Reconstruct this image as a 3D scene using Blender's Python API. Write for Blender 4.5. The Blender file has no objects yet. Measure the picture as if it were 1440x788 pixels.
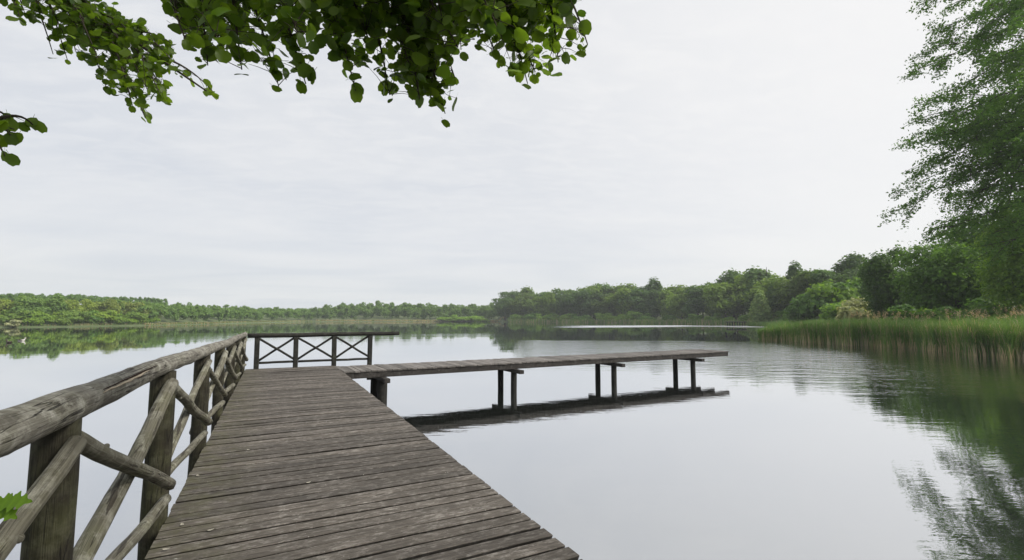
import bpy, math, random
import numpy as np
from mathutils import Vector, noise

rnd = random.Random(11)
rng = np.random.default_rng(7)
scene = bpy.context.scene
COL = scene.collection
R = math.radians
PI = math.pi

# ------------------------------------------------------------------ camera geometry
PXF = 661.0                                  # focal length in photo pixels (1440 wide)
HZ = 446.5                                   # horizon row in the photo
EYE = 1.55                                   # camera height above the deck
WATER = -1.0                                 # water level, deck top is z = 0
PITCH = math.atan((HZ - 394) / PXF)
YAW = R(26.87)
F0 = np.array([math.sin(YAW), math.cos(YAW), 0.0])
RT = np.array([math.cos(YAW), -math.sin(YAW), 0.0])
FW = F0 * math.cos(PITCH) + np.array([0, 0, math.sin(PITCH)])
UP = -F0 * math.sin(PITCH) + np.array([0, 0, math.cos(PITCH)])
CAM = np.array([0.0, 0.0, EYE])


def at(px, py, d):
    """world point seen at photo pixel (px, py), d metres along the view axis"""
    return CAM + (FW + RT * (px - 720) / PXF - UP * (py - 394) / PXF) * d


def flat(px, d):
    """ground position in the direction of column px at horizontal distance d"""
    p = F0 * d + RT * d * (px - 720) / PXF
    return float(p[0]), float(p[1])


def proj(P):
    D = np.asarray(P) - CAM
    z = D @ FW
    z = np.where(np.abs(z) < 1e-6, 1e-6, z)
    return 720 + PXF * (D @ RT) / z, 394 - PXF * (D @ UP) / z, z


cam = bpy.data.cameras.new('camera')
cam.sensor_width = 36.0
cam.lens = 36.0 * PXF / 1440.0
cam.clip_start = 0.05
cam.clip_end = 6000
co = bpy.data.objects.new('camera', cam)
COL.objects.link(co)
co.location = CAM
co.rotation_euler = (PI / 2 + PITCH, 0, -YAW)
scene.camera = co

# ------------------------------------------------------------------ node helpers


class NT:
    def __init__(self, name):
        self.m = bpy.data.materials.new(name)
        self.m.use_nodes = True
        self.t = self.m.node_tree
        self.t.nodes.clear()
        self.out = self.t.nodes.new('ShaderNodeOutputMaterial')

    def n(self, typ, **kw):
        nd = self.t.nodes.new(typ)
        for k, v in kw.items():
            if k.startswith('_'):
                setattr(nd, k[1:], v)
            else:
                key = k.replace('__', ' ')
                s = nd.inputs[key] if not key.isdigit() else nd.inputs[int(key)]
                self.put(s, v)
        return nd

    def put(self, s, v):
        if isinstance(v, bpy.types.NodeSocket):
            self.t.links.new(v, s)
        elif isinstance(v, bpy.types.Node):
            self.t.links.new(v.outputs[0], s)
        else:
            if isinstance(v, (tuple, list)) and len(v) == 3 and s.type == 'RGBA':
                v = (*v, 1)
            s.default_value = v

    def math(self, op, a, b=0.0, clamp=False):
        nd = self.t.nodes.new('ShaderNodeMath')
        nd.operation = op
        nd.use_clamp = clamp
        self.put(nd.inputs[0], a)
        self.put(nd.inputs[1], b)
        return nd.outputs[0]

    def mix(self, fac, a, b, blend='MIX'):
        nd = self.t.nodes.new('ShaderNodeMix')
        nd.data_type = 'RGBA'
        nd.blend_type = blend
        self.put(nd.inputs[0], fac)
        self.put(nd.inputs[6], a)
        self.put(nd.inputs[7], b)
        return nd.outputs[2]

    def ramp(self, fac, stops):
        nd = self.t.nodes.new('ShaderNodeValToRGB')
        el = nd.color_ramp.elements
        while len(el) < len(stops):
            el.new(0.5)
        for e, (p, c) in zip(el, stops):
            e.position = p
            e.color = (c, c, c, 1) if isinstance(c, (int, float)) else (*c, 1)
        self.put(nd.inputs[0], fac)
        return nd.outputs[0]

    def noise(self, vec, scale, detail=4, rough=0.55, dist=0.0):
        nd = self.n('ShaderNodeTexNoise', Scale=scale, Detail=detail, Roughness=rough, Distortion=dist)
        if vec is not None:
            self.put(nd.inputs['Vector'], vec)
        return nd.outputs[0]

    def mapping(self, vec, scale=(1, 1, 1), rot=(0, 0, 0)):
        nd = self.t.nodes.new('ShaderNodeMapping')
        self.put(nd.inputs['Vector'], vec)
        nd.inputs['Scale'].default_value = scale
        nd.inputs['Rotation'].default_value = rot
        return nd.outputs[0]

    def done(self, shader):
        self.put(self.out.inputs['Surface'], shader)
        return self.m


def mat_foliage(name, base, var=0.35, trans=0.35, rough=0.55, spec=0.25, obj_tint=True):
    t = NT(name)
    geo = t.n('ShaderNodeNewGeometry')
    oi = t.n('ShaderNodeObjectInfo')
    tc = t.n('ShaderNodeTexCoord')
    rp = geo.outputs['Random Per Island']
    yel = tuple(min(1, c * k) for c, k in zip(base, (1.75, 1.45, 1.1)))
    drk = tuple(c * k for c, k in zip(base, (0.55, 0.62, 0.7)))
    c = t.mix(rp, drk, yel)
    c = t.mix(1 - var, c, base)
    big = t.noise(tc.outputs['Object'], 0.45, 2)
    c = t.mix(t.math('MULTIPLY', t.ramp(big, [(0.35, 0.0), (0.7, 1.0)]), 0.45), c, yel)
    if obj_tint:
        c = t.mix(1.0, c, oi.outputs['Color'], 'MULTIPLY')
    p = t.n('ShaderNodeBsdfPrincipled', Roughness=rough)
    t.put(p.inputs['Base Color'], c)
    p.inputs['Specular IOR Level'].default_value = spec
    tr = t.n('ShaderNodeBsdfTranslucent')
    t.put(tr.inputs['Color'], t.mix(1.0, c, (1.5, 1.55, 0.7), 'MULTIPLY'))
    mx = t.n('ShaderNodeMixShader', **{'0': trans})
    t.put(mx.inputs[1], p.outputs[0])
    t.put(mx.inputs[2], tr.outputs[0])
    return t.done(mx.outputs[0])


def mat_log(name, dark, mid, pale, moss=0.25, bark=0.0):
    """weathered round timber; UV: u once round, v in metres along"""
    t = NT(name)
    uv = t.n('ShaderNodeUVMap').outputs[0]
    tc = t.n('ShaderNodeTexCoord').outputs['Object']
    grain = t.noise(t.mapping(uv, (26, 2.2, 1)), 1.0, 6, 0.6, 0.4)
    fine = t.noise(t.mapping(uv, (90, 6, 1)), 1.0, 4, 0.65)
    blot = t.noise(tc, 4.5, 5, 0.6)
    patch = t.noise(tc, 11.0, 6, 0.7)
    c = t.mix(t.ramp(grain, [(0.32, 0.0), (0.62, 1.0)]), dark, mid)
    c = t.mix(t.math('MULTIPLY', t.ramp(patch, [(0.47, 0.0), (0.66, 1.0)]), t.ramp(blot, [(0.35, 0.15), (0.6, 0.9)])), c, pale)
    c = t.mix(t.math('MULTIPLY', t.ramp(blot, [(0.45, 0.0), (0.7, 1.0)]), moss), c, (0.15, 0.165, 0.06))
    crack = t.ramp(t.noise(t.mapping(uv, (9, 0.7, 1)), 1.0, 3, 0.5, 0.8), [(0.485, 0.0), (0.497, 1.0), (0.503, 1.0), (0.515, 0.0)])
    barkm = t.math('MULTIPLY', t.ramp(t.noise(t.mapping(uv, (3.0, 1.6, 1)), 1.0, 5, 0.65, 0.3), [(0.57, 0.0), (0.60, 1.0)]), bark)
    c = t.mix(barkm, c, t.mix(fine, (0.022, 0.018, 0.014), (0.075, 0.064, 0.05)))
    crackm = t.math('MULTIPLY', crack, t.ramp(t.noise(tc, 2.3, 2), [(0.44, 0.0), (0.54, 0.95)]))
    c = t.mix(crackm, c, (0.02, 0.017, 0.013))
    c = t.mix(t.math('MULTIPLY', t.ramp(fine, [(0.3, 1.0), (0.5, 0.0)]), 0.5), c, dark)
    hgt = t.math('ADD', t.math('MULTIPLY', grain, 0.6), t.math('SUBTRACT', t.math('ADD', t.math('MULTIPLY', fine, 0.6), t.math('MULTIPLY', barkm, 0.7)), t.math('MULTIPLY', crackm, 1.4)))
    bp = t.n('ShaderNodeBump', Strength=0.9, Distance=0.014)
    t.put(bp.inputs['Height'], hgt)
    p = t.n('ShaderNodeBsdfPrincipled', Roughness=0.85)
    p.inputs['Specular IOR Level'].default_value = 0.25
    t.put(p.inputs['Base Color'], c)
    t.put(p.inputs['Normal'], bp.outputs[0])
    return t.done(p.outputs[0])


def mat_boards(name, axis, dark, mid, pale, mossy=True):
    """weathered decking, the grain runs along the given local axis (0 = x, 1 = y)"""
    t = NT(name)
    tc = t.n('ShaderNodeTexCoord').outputs['Object']
    geo = t.n('ShaderNodeNewGeometry')
    rp = geo.outputs['Random Per Island']
    off = t.n('ShaderNodeCombineXYZ')
    t.put(off.inputs[0], t.math('MULTIPLY', rp, 37.0))
    t.put(off.inputs[2], t.math('MULTIPLY', rp, 91.0))
    vec = t.n('ShaderNodeVectorMath', _operation='ADD')
    t.put(vec.inputs[0], tc)
    t.put(vec.inputs[1], off.outputs[0])
    v = vec.outputs[0]
    s1 = (4.5, 62, 20) if axis == 0 else (62, 4.5, 20)
    s2 = (16, 170, 40) if axis == 0 else (170, 16, 40)
    s3 = (13, 30, 10) if axis == 0 else (30, 13, 10)
    grain = t.noise(t.mapping(v, s1), 1.0, 5, 0.62, 0.3)
    fine = t.noise(t.mapping(v, s2), 1.0, 3, 0.6)
    wear = t.noise(t.mapping(v, s3), 1.0, 6, 0.7)
    blot = t.noise(v, 2.3, 5, 0.6)
    c = t.mix(t.ramp(grain, [(0.33, 0.0), (0.66, 1.0)]), dark, mid)
    c = t.mix(t.math('MULTIPLY', t.ramp(wear, [(0.5, 0.0), (0.72, 1.0)]), 0.85), c, pale)
    c = t.mix(t.math('MULTIPLY', t.ramp(blot, [(0.4, 0.0), (0.68, 1.0)]), 0.6), c, dark)
    tone = t.math('ADD', t.math('MULTIPLY', rp, 0.6), 0.68)
    tn = t.n('ShaderNodeCombineXYZ')
    for i in range(3):
        t.put(tn.inputs[i], tone)
    c = t.mix(1.0, c, tn.outputs[0], 'MULTIPLY')
    if mossy:
        sx = t.n('ShaderNodeSeparateXYZ')
        t.put(sx.inputs[0], tc)
        edge = t.math('MULTIPLY', t.ramp(t.math('MULTIPLY', t.math('ADD', sx.outputs[0], 0.7), 0.8), [(0.0, 1.0), (0.55, 0.0)]),
                      t.ramp(t.noise(tc, 5.0, 5, 0.7), [(0.38, 0.0), (0.65, 0.75)]))
        c = t.mix(edge, c, (0.085, 0.083, 0.04))
    speck = t.ramp(t.noise(t.mapping(v, (30, 46, 30)), 1.0, 2, 0.5), [(0.73, 0.0), (0.78, 0.8)])
    c = t.mix(speck, c, (0.42, 0.41, 0.37))
    h = t.math('ADD', t.math('MULTIPLY', grain, 0.7), t.math('MULTIPLY', fine, 0.5))
    bp = t.n('ShaderNodeBump', Strength=0.9, Distance=0.008)
    t.put(bp.inputs['Height'], h)
    p = t.n('ShaderNodeBsdfPrincipled', Roughness=0.8)
    p.inputs['Specular IOR Level'].default_value = 0.3
    t.put(p.inputs['Base Color'], c)
    t.put(p.inputs['Normal'], bp.outputs[0])
    return t.done(p.outputs[0])


def mat_plain(name, col, rough=0.8, spec=0.2, nscale=6.0, amt=0.4, bump=0.2):
    t = NT(name)
    tc = t.n('ShaderNodeTexCoord').outputs['Object']
    nz = t.noise(tc, nscale, 5, 0.6)
    c = t.mix(t.math('MULTIPLY', t.ramp(nz, [(0.3, 0.0), (0.7, 1.0)]), amt), col, tuple(x * 0.4 for x in col))
    bp = t.n('ShaderNodeBump', Strength=bump, Distance=0.02)
    t.put(bp.inputs['Height'], nz)
    p = t.n('ShaderNodeBsdfPrincipled', Roughness=rough)
    p.inputs['Specular IOR Level'].default_value = spec
    t.put(p.inputs['Base Color'], c)
    t.put(p.inputs['Normal'], bp.outputs[0])
    return t.done(p.outputs[0])


M = {}
M['rail'] = mat_log('grey_weathered_log', (0.10, 0.090, 0.074), (0.215, 0.203, 0.172), (0.44, 0.43, 0.385), 0.14, 0.5)
M['brace'] = mat_log('lichened_log', (0.085, 0.077, 0.058), (0.195, 0.185, 0.142), (0.44, 0.43, 0.37), 0.25, 0.85)
M['post'] = mat_log('shade_darkened_log', (0.014, 0.012, 0.008), (0.036, 0.032, 0.021), (0.085, 0.08, 0.058), 0.2)  # dark tone paints in the shade on the posts' camera side
M['endrail'] = mat_log('backlight_darkened_log', (0.015, 0.015, 0.013), (0.03, 0.029, 0.025), (0.075, 0.075, 0.066), 0.05)  # backlit shade of the end railing put into the base colour
M['deck'] = mat_boards('weathered_decking', 0, (0.042, 0.036, 0.029), (0.135, 0.118, 0.101), (0.32, 0.296, 0.268))
M['pierdeck'] = mat_boards('weathered_pier_boards', 1, (0.10, 0.09, 0.08), (0.20, 0.185, 0.17), (0.36, 0.34, 0.32), False)
M['beam'] = mat_boards('dark_beam_timber', 0, (0.022, 0.019, 0.017), (0.05, 0.045, 0.04), (0.10, 0.093, 0.085), False)  # darkened further to stand in for backlit shade on the pier sides
M['pile'] = mat_log('backlight_darkened_pile', (0.008, 0.008, 0.007), (0.018, 0.017, 0.015), (0.035, 0.033, 0.03), 0.03)  # near-black partly from backlight shade painted into the wood
M['scar'] = mat_plain('fresh_split_wood', (0.50, 0.42, 0.32), 0.8, 0.2, 30, 0.5)
M['scar_dark'] = mat_plain('rotten_crack', (0.035, 0.018, 0.012), 0.9, 0.1, 30, 0.5)
M['bark'] = mat_plain('grey_bark', (0.085, 0.07, 0.055), 0.9, 0.15, 9, 0.6, 0.6)
M['twig'] = mat_plain('twig_bark', (0.06, 0.05, 0.035), 0.8, 0.2, 20, 0.4)
M['alder'] = mat_foliage('alder_leaf', (0.085, 0.155, 0.02), 0.9, 0.6, 0.4, 0.35, False)
M['tree'] = mat_foliage('woodland_leaf', (0.095, 0.165, 0.055), 0.55, 0.42)
M['fallen'] = mat_plain('bleached_leaf', (0.36, 0.34, 0.28), 0.8, 0.2, 40, 0.4)
M['cream'] = mat_foliage('cream_bush_leaf', (0.36, 0.40, 0.25), 0.35, 0.3)
M['ash'] = mat_foliage('fine_leaf', (0.075, 0.14, 0.038), 0.5, 0.45)
M['shrub'] = mat_foliage('shrub_leaf', (0.105, 0.20, 0.042), 0.6, 0.45)
M['reed'] = mat_foliage('reed_blade', (0.115, 0.215, 0.06), 0.45, 0.3, 0.5, 0.2, False)
M['dryreed'] = mat_foliage('dry_reed', (0.36, 0.32, 0.22), 0.4, 0.2, 0.7, 0.1, False)
M['plume'] = mat_foliage('reed_plume', (0.34, 0.28, 0.22), 0.4, 0.3, 0.8, 0.1, False)
M['oak'] = mat_foliage('oak_leaf', (0.10, 0.20, 0.02), 0.3, 0.45, 0.45, 0.3, False)
M['duckbody'] = mat_plain('duck_plumage', (0.10, 0.085, 0.065), 0.7, 0.2, 20, 0.6)
M['duckwhite'] = mat_plain('pale_feathers', (0.62, 0.6, 0.55), 0.7, 0.2, 20, 0.2)
M['duckhead'] = mat_plain('dark_feathers', (0.02, 0.035, 0.025), 0.4, 0.4, 20, 0.3)
M['bill'] = mat_plain('yellow_bill', (0.45, 0.32, 0.05), 0.5, 0.3, 20, 0.2)

# ------------------------------------------------------------------ mesh helpers


def mesh_np(name, V, polys_idx, starts, mats, midx=None, smooth=False):
    me = bpy.data.meshes.new(name)
    V = np.asarray(V, dtype=np.float32).reshape(-1, 3)
    me.vertices.add(len(V))
    me.vertices.foreach_set('co', V.ravel())
    polys_idx = np.asarray(polys_idx, dtype=np.int32)
    me.loops.add(len(polys_idx))
    me.loops.foreach_set('vertex_index', polys_idx)
    me.polygons.add(len(starts))
    me.polygons.foreach_set('loop_start', np.asarray(starts, dtype=np.int32))
    if midx is not None:
        me.polygons.foreach_set('material_index', np.asarray(midx, dtype=np.int32))
    for m in mats:
        me.materials.append(m)
    me.update(calc_edges=True)
    me.polygons.foreach_set('use_smooth', np.full(len(starts), smooth))
    return me


def quads(name, V4, mats, midx=None):
    n = len(V4)
    return mesh_np(name, V4.reshape(-1, 3), np.arange(4 * n), np.arange(n) * 4, mats, midx)


class MB:
    """collects shapes, then becomes ONE mesh"""

    def __init__(self):
        self.v, self.f, self.mi, self.uv, self.sm = [], [], [], [], []

    def tube(self, pts, rad, seg=12, mi=0, caps=True, rough=0.0, seed=0, v0=0.0):
        pts = [Vector(p) for p in pts]
        n = len(pts)
        if isinstance(rad, (int, float)):
            rad = [rad] * n
        base = len(self.v)
        d0 = (pts[1] - pts[0]).normalized()
        a = d0.orthogonal().normalized() if abs(d0.z) > 0.9 else d0.cross(Vector((0, 0, 1))).normalized()
        L = v0
        ls = []
        for i in range(n):
            d = (pts[min(i + 1, n - 1)] - pts[max(i - 1, 0)]).normalized()
            a = (a - d * a.dot(d)).normalized()
            b = d.cross(a)
            if i:
                L += (pts[i] - pts[i - 1]).length
            ls.append(L)
            for k in range(seg):
                th = 2 * PI * k / seg
                r = rad[i]
                if rough:
                    q = Vector((math.cos(th) * 1.3, math.sin(th) * 1.3, L * 3.2)) + Vector((seed * 7.3, seed * 3.1, 0))
                    r *= 1 + rough * noise.noise(q) + rough * 0.5 * noise.noise(q * 2.7)
                self.v.append(pts[i] + (a * math.cos(th) + b * math.sin(th)) * r)
        for i in range(n - 1):
            for k in range(seg):
                k2 = (k + 1) % seg
                self.f.append((base + i * seg + k, base + i * seg + k2, base + (i + 1) * seg + k2, base + (i + 1) * seg + k))
                self.uv.append([(k / seg, ls[i]), ((k + 1) / seg, ls[i]), ((k + 1) / seg, ls[i + 1]), (k / seg, ls[i + 1])])
                self.mi.append(mi)
                self.sm.append(True)
        if caps:
            for i, rev in ((0, True), (n - 1, False)):
                idx = [base + i * seg + k for k in range(seg)]
                if rev:
                    idx.reverse()
                self.f.append(tuple(idx))
                self.uv.append([(0.1 + 0.03 * math.cos(2 * PI * k / seg), 0.05 * math.sin(2 * PI * k / seg)) for k in range(seg)])
                self.mi.append(mi)
                self.sm.append(False)

    def loft(self, rings, mi=0, smooth=False):
        """closed rings of equal length joined in order, both ends capped"""
        base = len(self.v)
        m = len(rings[0])
        for r in rings:
            self.v += [Vector(p) for p in r]
        for i in range(len(rings) - 1):
            for k in range(m):
                k2 = (k + 1) % m
                self.f.append((base + i * m + k, base + i * m + k2, base + (i + 1) * m + k2, base + (i + 1) * m + k))
                self.uv.append([(0, 0)] * 4)
                self.mi.append(mi)
                self.sm.append(smooth)
        for i, rev in ((0, True), (len(rings) - 1, False)):
            idx = [base + i * m + k for k in range(m)]
            if rev:
                idx.reverse()
            self.f.append(tuple(idx))
            self.uv.append([(0, 0)] * m)
            self.mi.append(mi)
            self.sm.append(False)

    def beam(self, p0, p1, w, h, ch=0.006, up=(0, 0, 1), mi=0, segs=1, jit=0.0, seed=0, under=0.0):
        """chamfered rectangular timber from p0 to p1; w sideways, h along up"""
        p0, p1 = Vector(p0), Vector(p1)
        d = (p1 - p0).normalized()
        u = Vector(up)
        s = d.cross(u).normalized()
        u = s.cross(d).normalized()
        hw, hh = w / 2, h / 2
        prof = [(-hw + ch, -hh), (hw - ch, -hh), (hw, -hh + ch), (hw, hh - ch), (hw - ch, hh), (-hw + ch, hh), (-hw, hh - ch), (-hw, -hh + ch)]
        if under:
            prof = [(a - math.copysign(under, a), b) if b < -hh + ch * 1.5 else (a, b) for a, b in prof]
        rings = []
        for i in range(segs + 1):
            t = i / segs
            c = p0.lerp(p1, t)
            if jit:
                c = c + u * (jit * noise.noise(Vector((seed * 5.7, t * 2.5, 0)))) + s * (jit * 0.6 * noise.noise(Vector((seed * 3.1, t * 2.5, 9))))
            rings.append([c + s * a + u * b for a, b in prof])
        self.loft(rings, mi)

    def build(self, name, mats, parent=None):
        me = bpy.data.meshes.new(name)
        me.from_pydata(self.v, [], self.f)
        uvl = me.uv_layers.new(name='UVMap')
        flatuv = [c for f in self.uv for p in f for c in p]
        uvl.data.foreach_set('uv', flatuv)
        mats = mats if isinstance(mats, (list, tuple)) else [mats]
        for m in mats:
            me.materials.append(m)
        me.polygons.foreach_set('material_index', self.mi)
        me.polygons.foreach_set('use_smooth', self.sm)
        me.update()
        return link(name, me, parent)


def link(name, me, parent=None, loc=None):
    o = bpy.data.objects.new(name, me)
    COL.objects.link(o)
    if parent is not None:
        o.parent = parent
        if parent.parent is None and me is not None and loc is None:
            o.location = -Vector(parent.location) if parent.get('_world') else (0, 0, 0)
    if loc is not None:
        o.location = loc
    return o


def tag(o, label=None, cat=None, group=None, kind=None):
    if label:
        o['label'] = label
    if cat:
        o['category'] = cat
    if group:
        o['group'] = group
    if kind:
        o['kind'] = kind
    return o


def empty(name, loc, label, cat, group=None):
    o = bpy.data.objects.new(name, None)
    COL.objects.link(o)
    o.location = loc
    o.empty_display_size = 0.3
    return tag(o, label, cat, group)


class Part:
    """children of an Empty are modelled in world space and shifted to its base"""

    def __init__(self, root):
        self.root = root
        self.off = -Vector(root.location)

    def add(self, mb, name, mat, parent=None):
        o = mb.build(name, mat)
        o.parent = parent or self.root
        o.location = self.off if parent is None else (0, 0, 0)
        return o

    def add_mesh(self, name, me, parent=None):
        o = bpy.data.objects.new(name, me)
        COL.objects.link(o)
        o.parent = parent or self.root
        o.location = self.off if parent is None else (0, 0, 0)
        return o


# ------------------------------------------------------------------ terrain
SH = [(-180, 3.0), (-165, 3.0), (-150, 3.2), (-120, 6), (-100, 25), (-80, 90), (-60, 150)]
for px, d in ((0, 116), (100, 125), (215, 147), (300, 178), (430, 262), (560, 274), (700, 285), (706, 262), (800, 238), (900, 205),
              (1000, 165), (1080, 138), (1092, 124), (1110, 108), (1150, 88), (1200, 68), (1250, 56), (1350, 46), (1440, 38)):
    a = math.degrees(math.atan((px - 720) / PXF))
    SH.append((a, d / math.cos(R(a))))
SH += [(60, 42), (80, 30), (100, 18), (125, 6.5), (150, 3.2), (180, 3.0)]
SA = np.array([s[0] for s in SH])
SR = np.array([s[1] for s in SH])


def shore(az):
    return np.interp(az, SA, SR)


def ground_z(x, y):
    x = np.asarray(x, float)
    y = np.asarray(y, float)
    f = x * F0[0] + y * F0[1]
    r = x * RT[0] + y * RT[1]
    az = np.degrees(np.arctan2(r, f))
    rad = np.hypot(x, y)
    s = rad - shore(az)
    k = np.clip(rad / 120, 0.12, 1.0)
    beach = np.clip(s / (3 * k), -1, 1)
    z = -1.15 + beach * np.where(beach < 0, 1.3, 0.42)
    z = z + np.where(s > 0, np.clip(s, 0, 60) * 0.018, 0)
    hill = np.clip((s - 8) / 90, 0, 1) * np.clip((rad - 95) / 60, 0, 1)
    z = z + hill * 7.0
    return z


def gz(x, y):
    return float(ground_z(x, y))


az_l = sorted(set(list(np.linspace(-180, 180, 241)[:-1]) + [float(a) for a, _ in SH if -180 < a < 180]))
V, Fc = [], []
offs = [-400, -60, -20, -8, -3, -1.5, -0.7, 0, 0.7, 1.5, 3, 6, 12, 20, 35, 60, 90, 130, 190, 300, 500, 700]
for a in az_l:
    s0 = float(shore(a))
    k = min(max(s0 / 120, 0.12), 1.0)
    for j, o_ in enumerate(offs):
        oo = o_ * (k if -10 < o_ < 10 else 1)
        rr = max(s0 + oo, 0.12 * (j + 1))
        x = rr * (math.cos(R(a)) * F0[0] + math.sin(R(a)) * RT[0])
        y = rr * (math.cos(R(a)) * F0[1] + math.sin(R(a)) * RT[1])
        z = gz(x, y) + 0.12 * noise.noise(Vector((x * 0.35, y * 0.35, 0)))
        V.append((x, y, z))
nr = len(offs)
na = len(az_l)
for i in range(na):
    for j in range(nr - 1):
        i2 = (i + 1) % na
        Fc.append((i * nr + j, i * nr + j + 1, i2 * nr + j + 1, i2 * nr + j))
me = bpy.data.meshes.new('ground')
me.from_pydata(V, [], Fc)
t = NT('grassy_ground')
tcg = t.n('ShaderNodeTexCoord').outputs['Object']
gn = t.noise(tcg, 0.8, 6, 0.7)
c = t.mix(t.ramp(gn, [(0.3, 0.0), (0.7, 1.0)]), (0.055, 0.095, 0.03), (0.115, 0.135, 0.05))
p = t.n('ShaderNodeBsdfPrincipled', Roughness=0.95)
t.put(p.inputs['Base Color'], c)
me.materials.append(t.done(p.outputs[0]))
tag(link('ground', me), kind='structure')

# ------------------------------------------------------------------ water
t = NT('lake_water')
geo = t.n('ShaderNodeNewGeometry')
pos = geo.outputs['Position']
rotm = t.mapping(pos, (1, 1, 1), (0, 0, YAW))          # x across the view of the jetty head, y along it
n1 = t.noise(t.mapping(rotm, (0.55, 1.6, 1)), 1.0, 3, 0.5)
n2 = t.noise(t.mapping(rotm, (2.2, 5.5, 1)), 1.0, 3, 0.55)
n3 = t.noise(t.mapping(rotm, (0.06, 0.22, 1)), 1.0, 2, 0.5)
mask = t.ramp(t.noise(t.mapping(rotm, (0.018, 0.05, 1)), 1.0, 3, 0.5), [(0.50, 0.0), (0.62, 1.0)])
# breeze patch off the reeds
px_, py_ = flat(1170, 30)
dv = t.n('ShaderNodeVectorMath', _operation='SUBTRACT')
t.put(dv.inputs[0], pos)
dv.inputs[1].default_value = (px_, py_, WATER)
dl = t.n('ShaderNodeVectorMath', _operation='LENGTH')
t.put(dl.inputs[0], dv.outputs[0])
patch = t.ramp(t.math('DIVIDE', t.math('ADD', dl.outputs['Value'], t.math('MULTIPLY', n3, 9.0)), 40.0), [(0.18, 1.0), (0.52, 0.0)])
uF = t.n('ShaderNodeVectorMath', _operation='DOT_PRODUCT')
t.put(uF.inputs[0], pos)
uF.inputs[1].default_value = tuple(F0)
vF = t.n('ShaderNodeVectorMath', _operation='DOT_PRODUCT')
t.put(vF.inputs[0], pos)
vF.inputs[1].default_value = tuple(RT)
uu = t.math('ADD', uF.outputs['Value'], t.math('MULTIPLY', n3, 10.0))
ratio = t.math('DIVIDE', vF.outputs['Value'], uF.outputs['Value'])
breeze = t.math('MULTIPLY', t.ramp(t.math('DIVIDE', uu, 400.0), [(0.302, 0.0), (0.312, 1.0), (0.375, 1.0), (0.40, 0.0)]),
                t.math('MULTIPLY', t.ramp(ratio, [(0.06, 0.0), (0.16, 1.0), (0.56, 1.0), (0.6, 0.0)]), t.ramp(t.noise(t.mapping(rotm, (0.03, 0.12, 1)), 1.0, 3, 0.6), [(0.36, 0.15), (0.56, 1.0)])))
u2 = t.math('ADD', uF.outputs['Value'], t.math('ADD', t.math('MULTIPLY', n3, 14.0), t.math('MULTIPLY', n1, 3.0)))
lane = t.math('MULTIPLY', t.ramp(t.math('DIVIDE', u2, 100.0), [(0.27, 0.0), (0.40, 1.0), (0.585, 1.0), (0.60, 0.0)]),
              t.ramp(ratio, [(-0.06, 0.0), (0.04, 1.0), (0.70, 1.0), (0.80, 0.0)]))
p2x, p2y = flat(1300, 21)
dv2 = t.n('ShaderNodeVectorMath', _operation='DISTANCE')
t.put(dv2.inputs[0], pos)
dv2.inputs[1].default_value = (p2x, p2y, WATER)
patch2 = t.ramp(t.math('DIVIDE', t.math('ADD', dv2.outputs['Value'], t.math('MULTIPLY', n3, 6.0)), 20.0), [(0.25, 1.0), (0.62, 0.0)])
amp = t.math('ADD', t.math('ADD', t.math('ADD', 0.04, t.math('MULTIPLY', patch2, 1.1)), t.math('MULTIPLY', lane, 1.5)), t.math('ADD', t.math('MULTIPLY', patch, 2.0), t.math('MULTIPLY', mask, 0.25)))
h1 = t.math('ADD', t.math('MULTIPLY', n1, 0.22), t.math('MULTIPLY', n2, 0.1))
h = t.math('MULTIPLY', h1, amp)
h = t.math('ADD', h, t.math('MULTIPLY', n3, 0.10))
bp = t.n('ShaderNodeBump', Strength=0.55, Distance=0.12)
t.put(bp.inputs['Height'], h)
gl = t.n('ShaderNodeBsdfGlossy', Roughness=0.03)
t.put(gl.inputs['Roughness'], t.math('ADD', t.math('ADD', 0.02, t.math('MULTIPLY', lane, 0.07)), t.math('MULTIPLY', breeze, 0.38)))
gl.inputs['Color'].default_value = (0.93, 0.94, 0.96, 1)
t.put(gl.inputs['Normal'], bp.outputs[0])
df = t.n('ShaderNodeBsdfDiffuse')
df.inputs['Color'].default_value = (0.030, 0.036, 0.030, 1)
lw = t.n('ShaderNodeLayerWeight', Blend=0.5)
fac = t.ramp(lw.outputs['Facing'], [(0.0, 0.35), (0.3, 0.55), (0.62, 0.69), (0.9, 0.95), (1.0, 1.0)])
mx = t.n('ShaderNodeMixShader')
t.put(mx.inputs[0], fac)
t.put(mx.inputs[1], df.outputs[0])
t.put(mx.inputs[2], gl.outputs[0])
wm = t.done(mx.outputs[0])
me = bpy.data.meshes.new('water')
S = 700
me.from_pydata([(-S, -S, WATER), (S, -S, WATER), (S, S, WATER), (-S, S, WATER)], [], [(0, 1, 2, 3)])
me.materials.append(wm)
tag(link('water', me), kind='structure')

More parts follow.
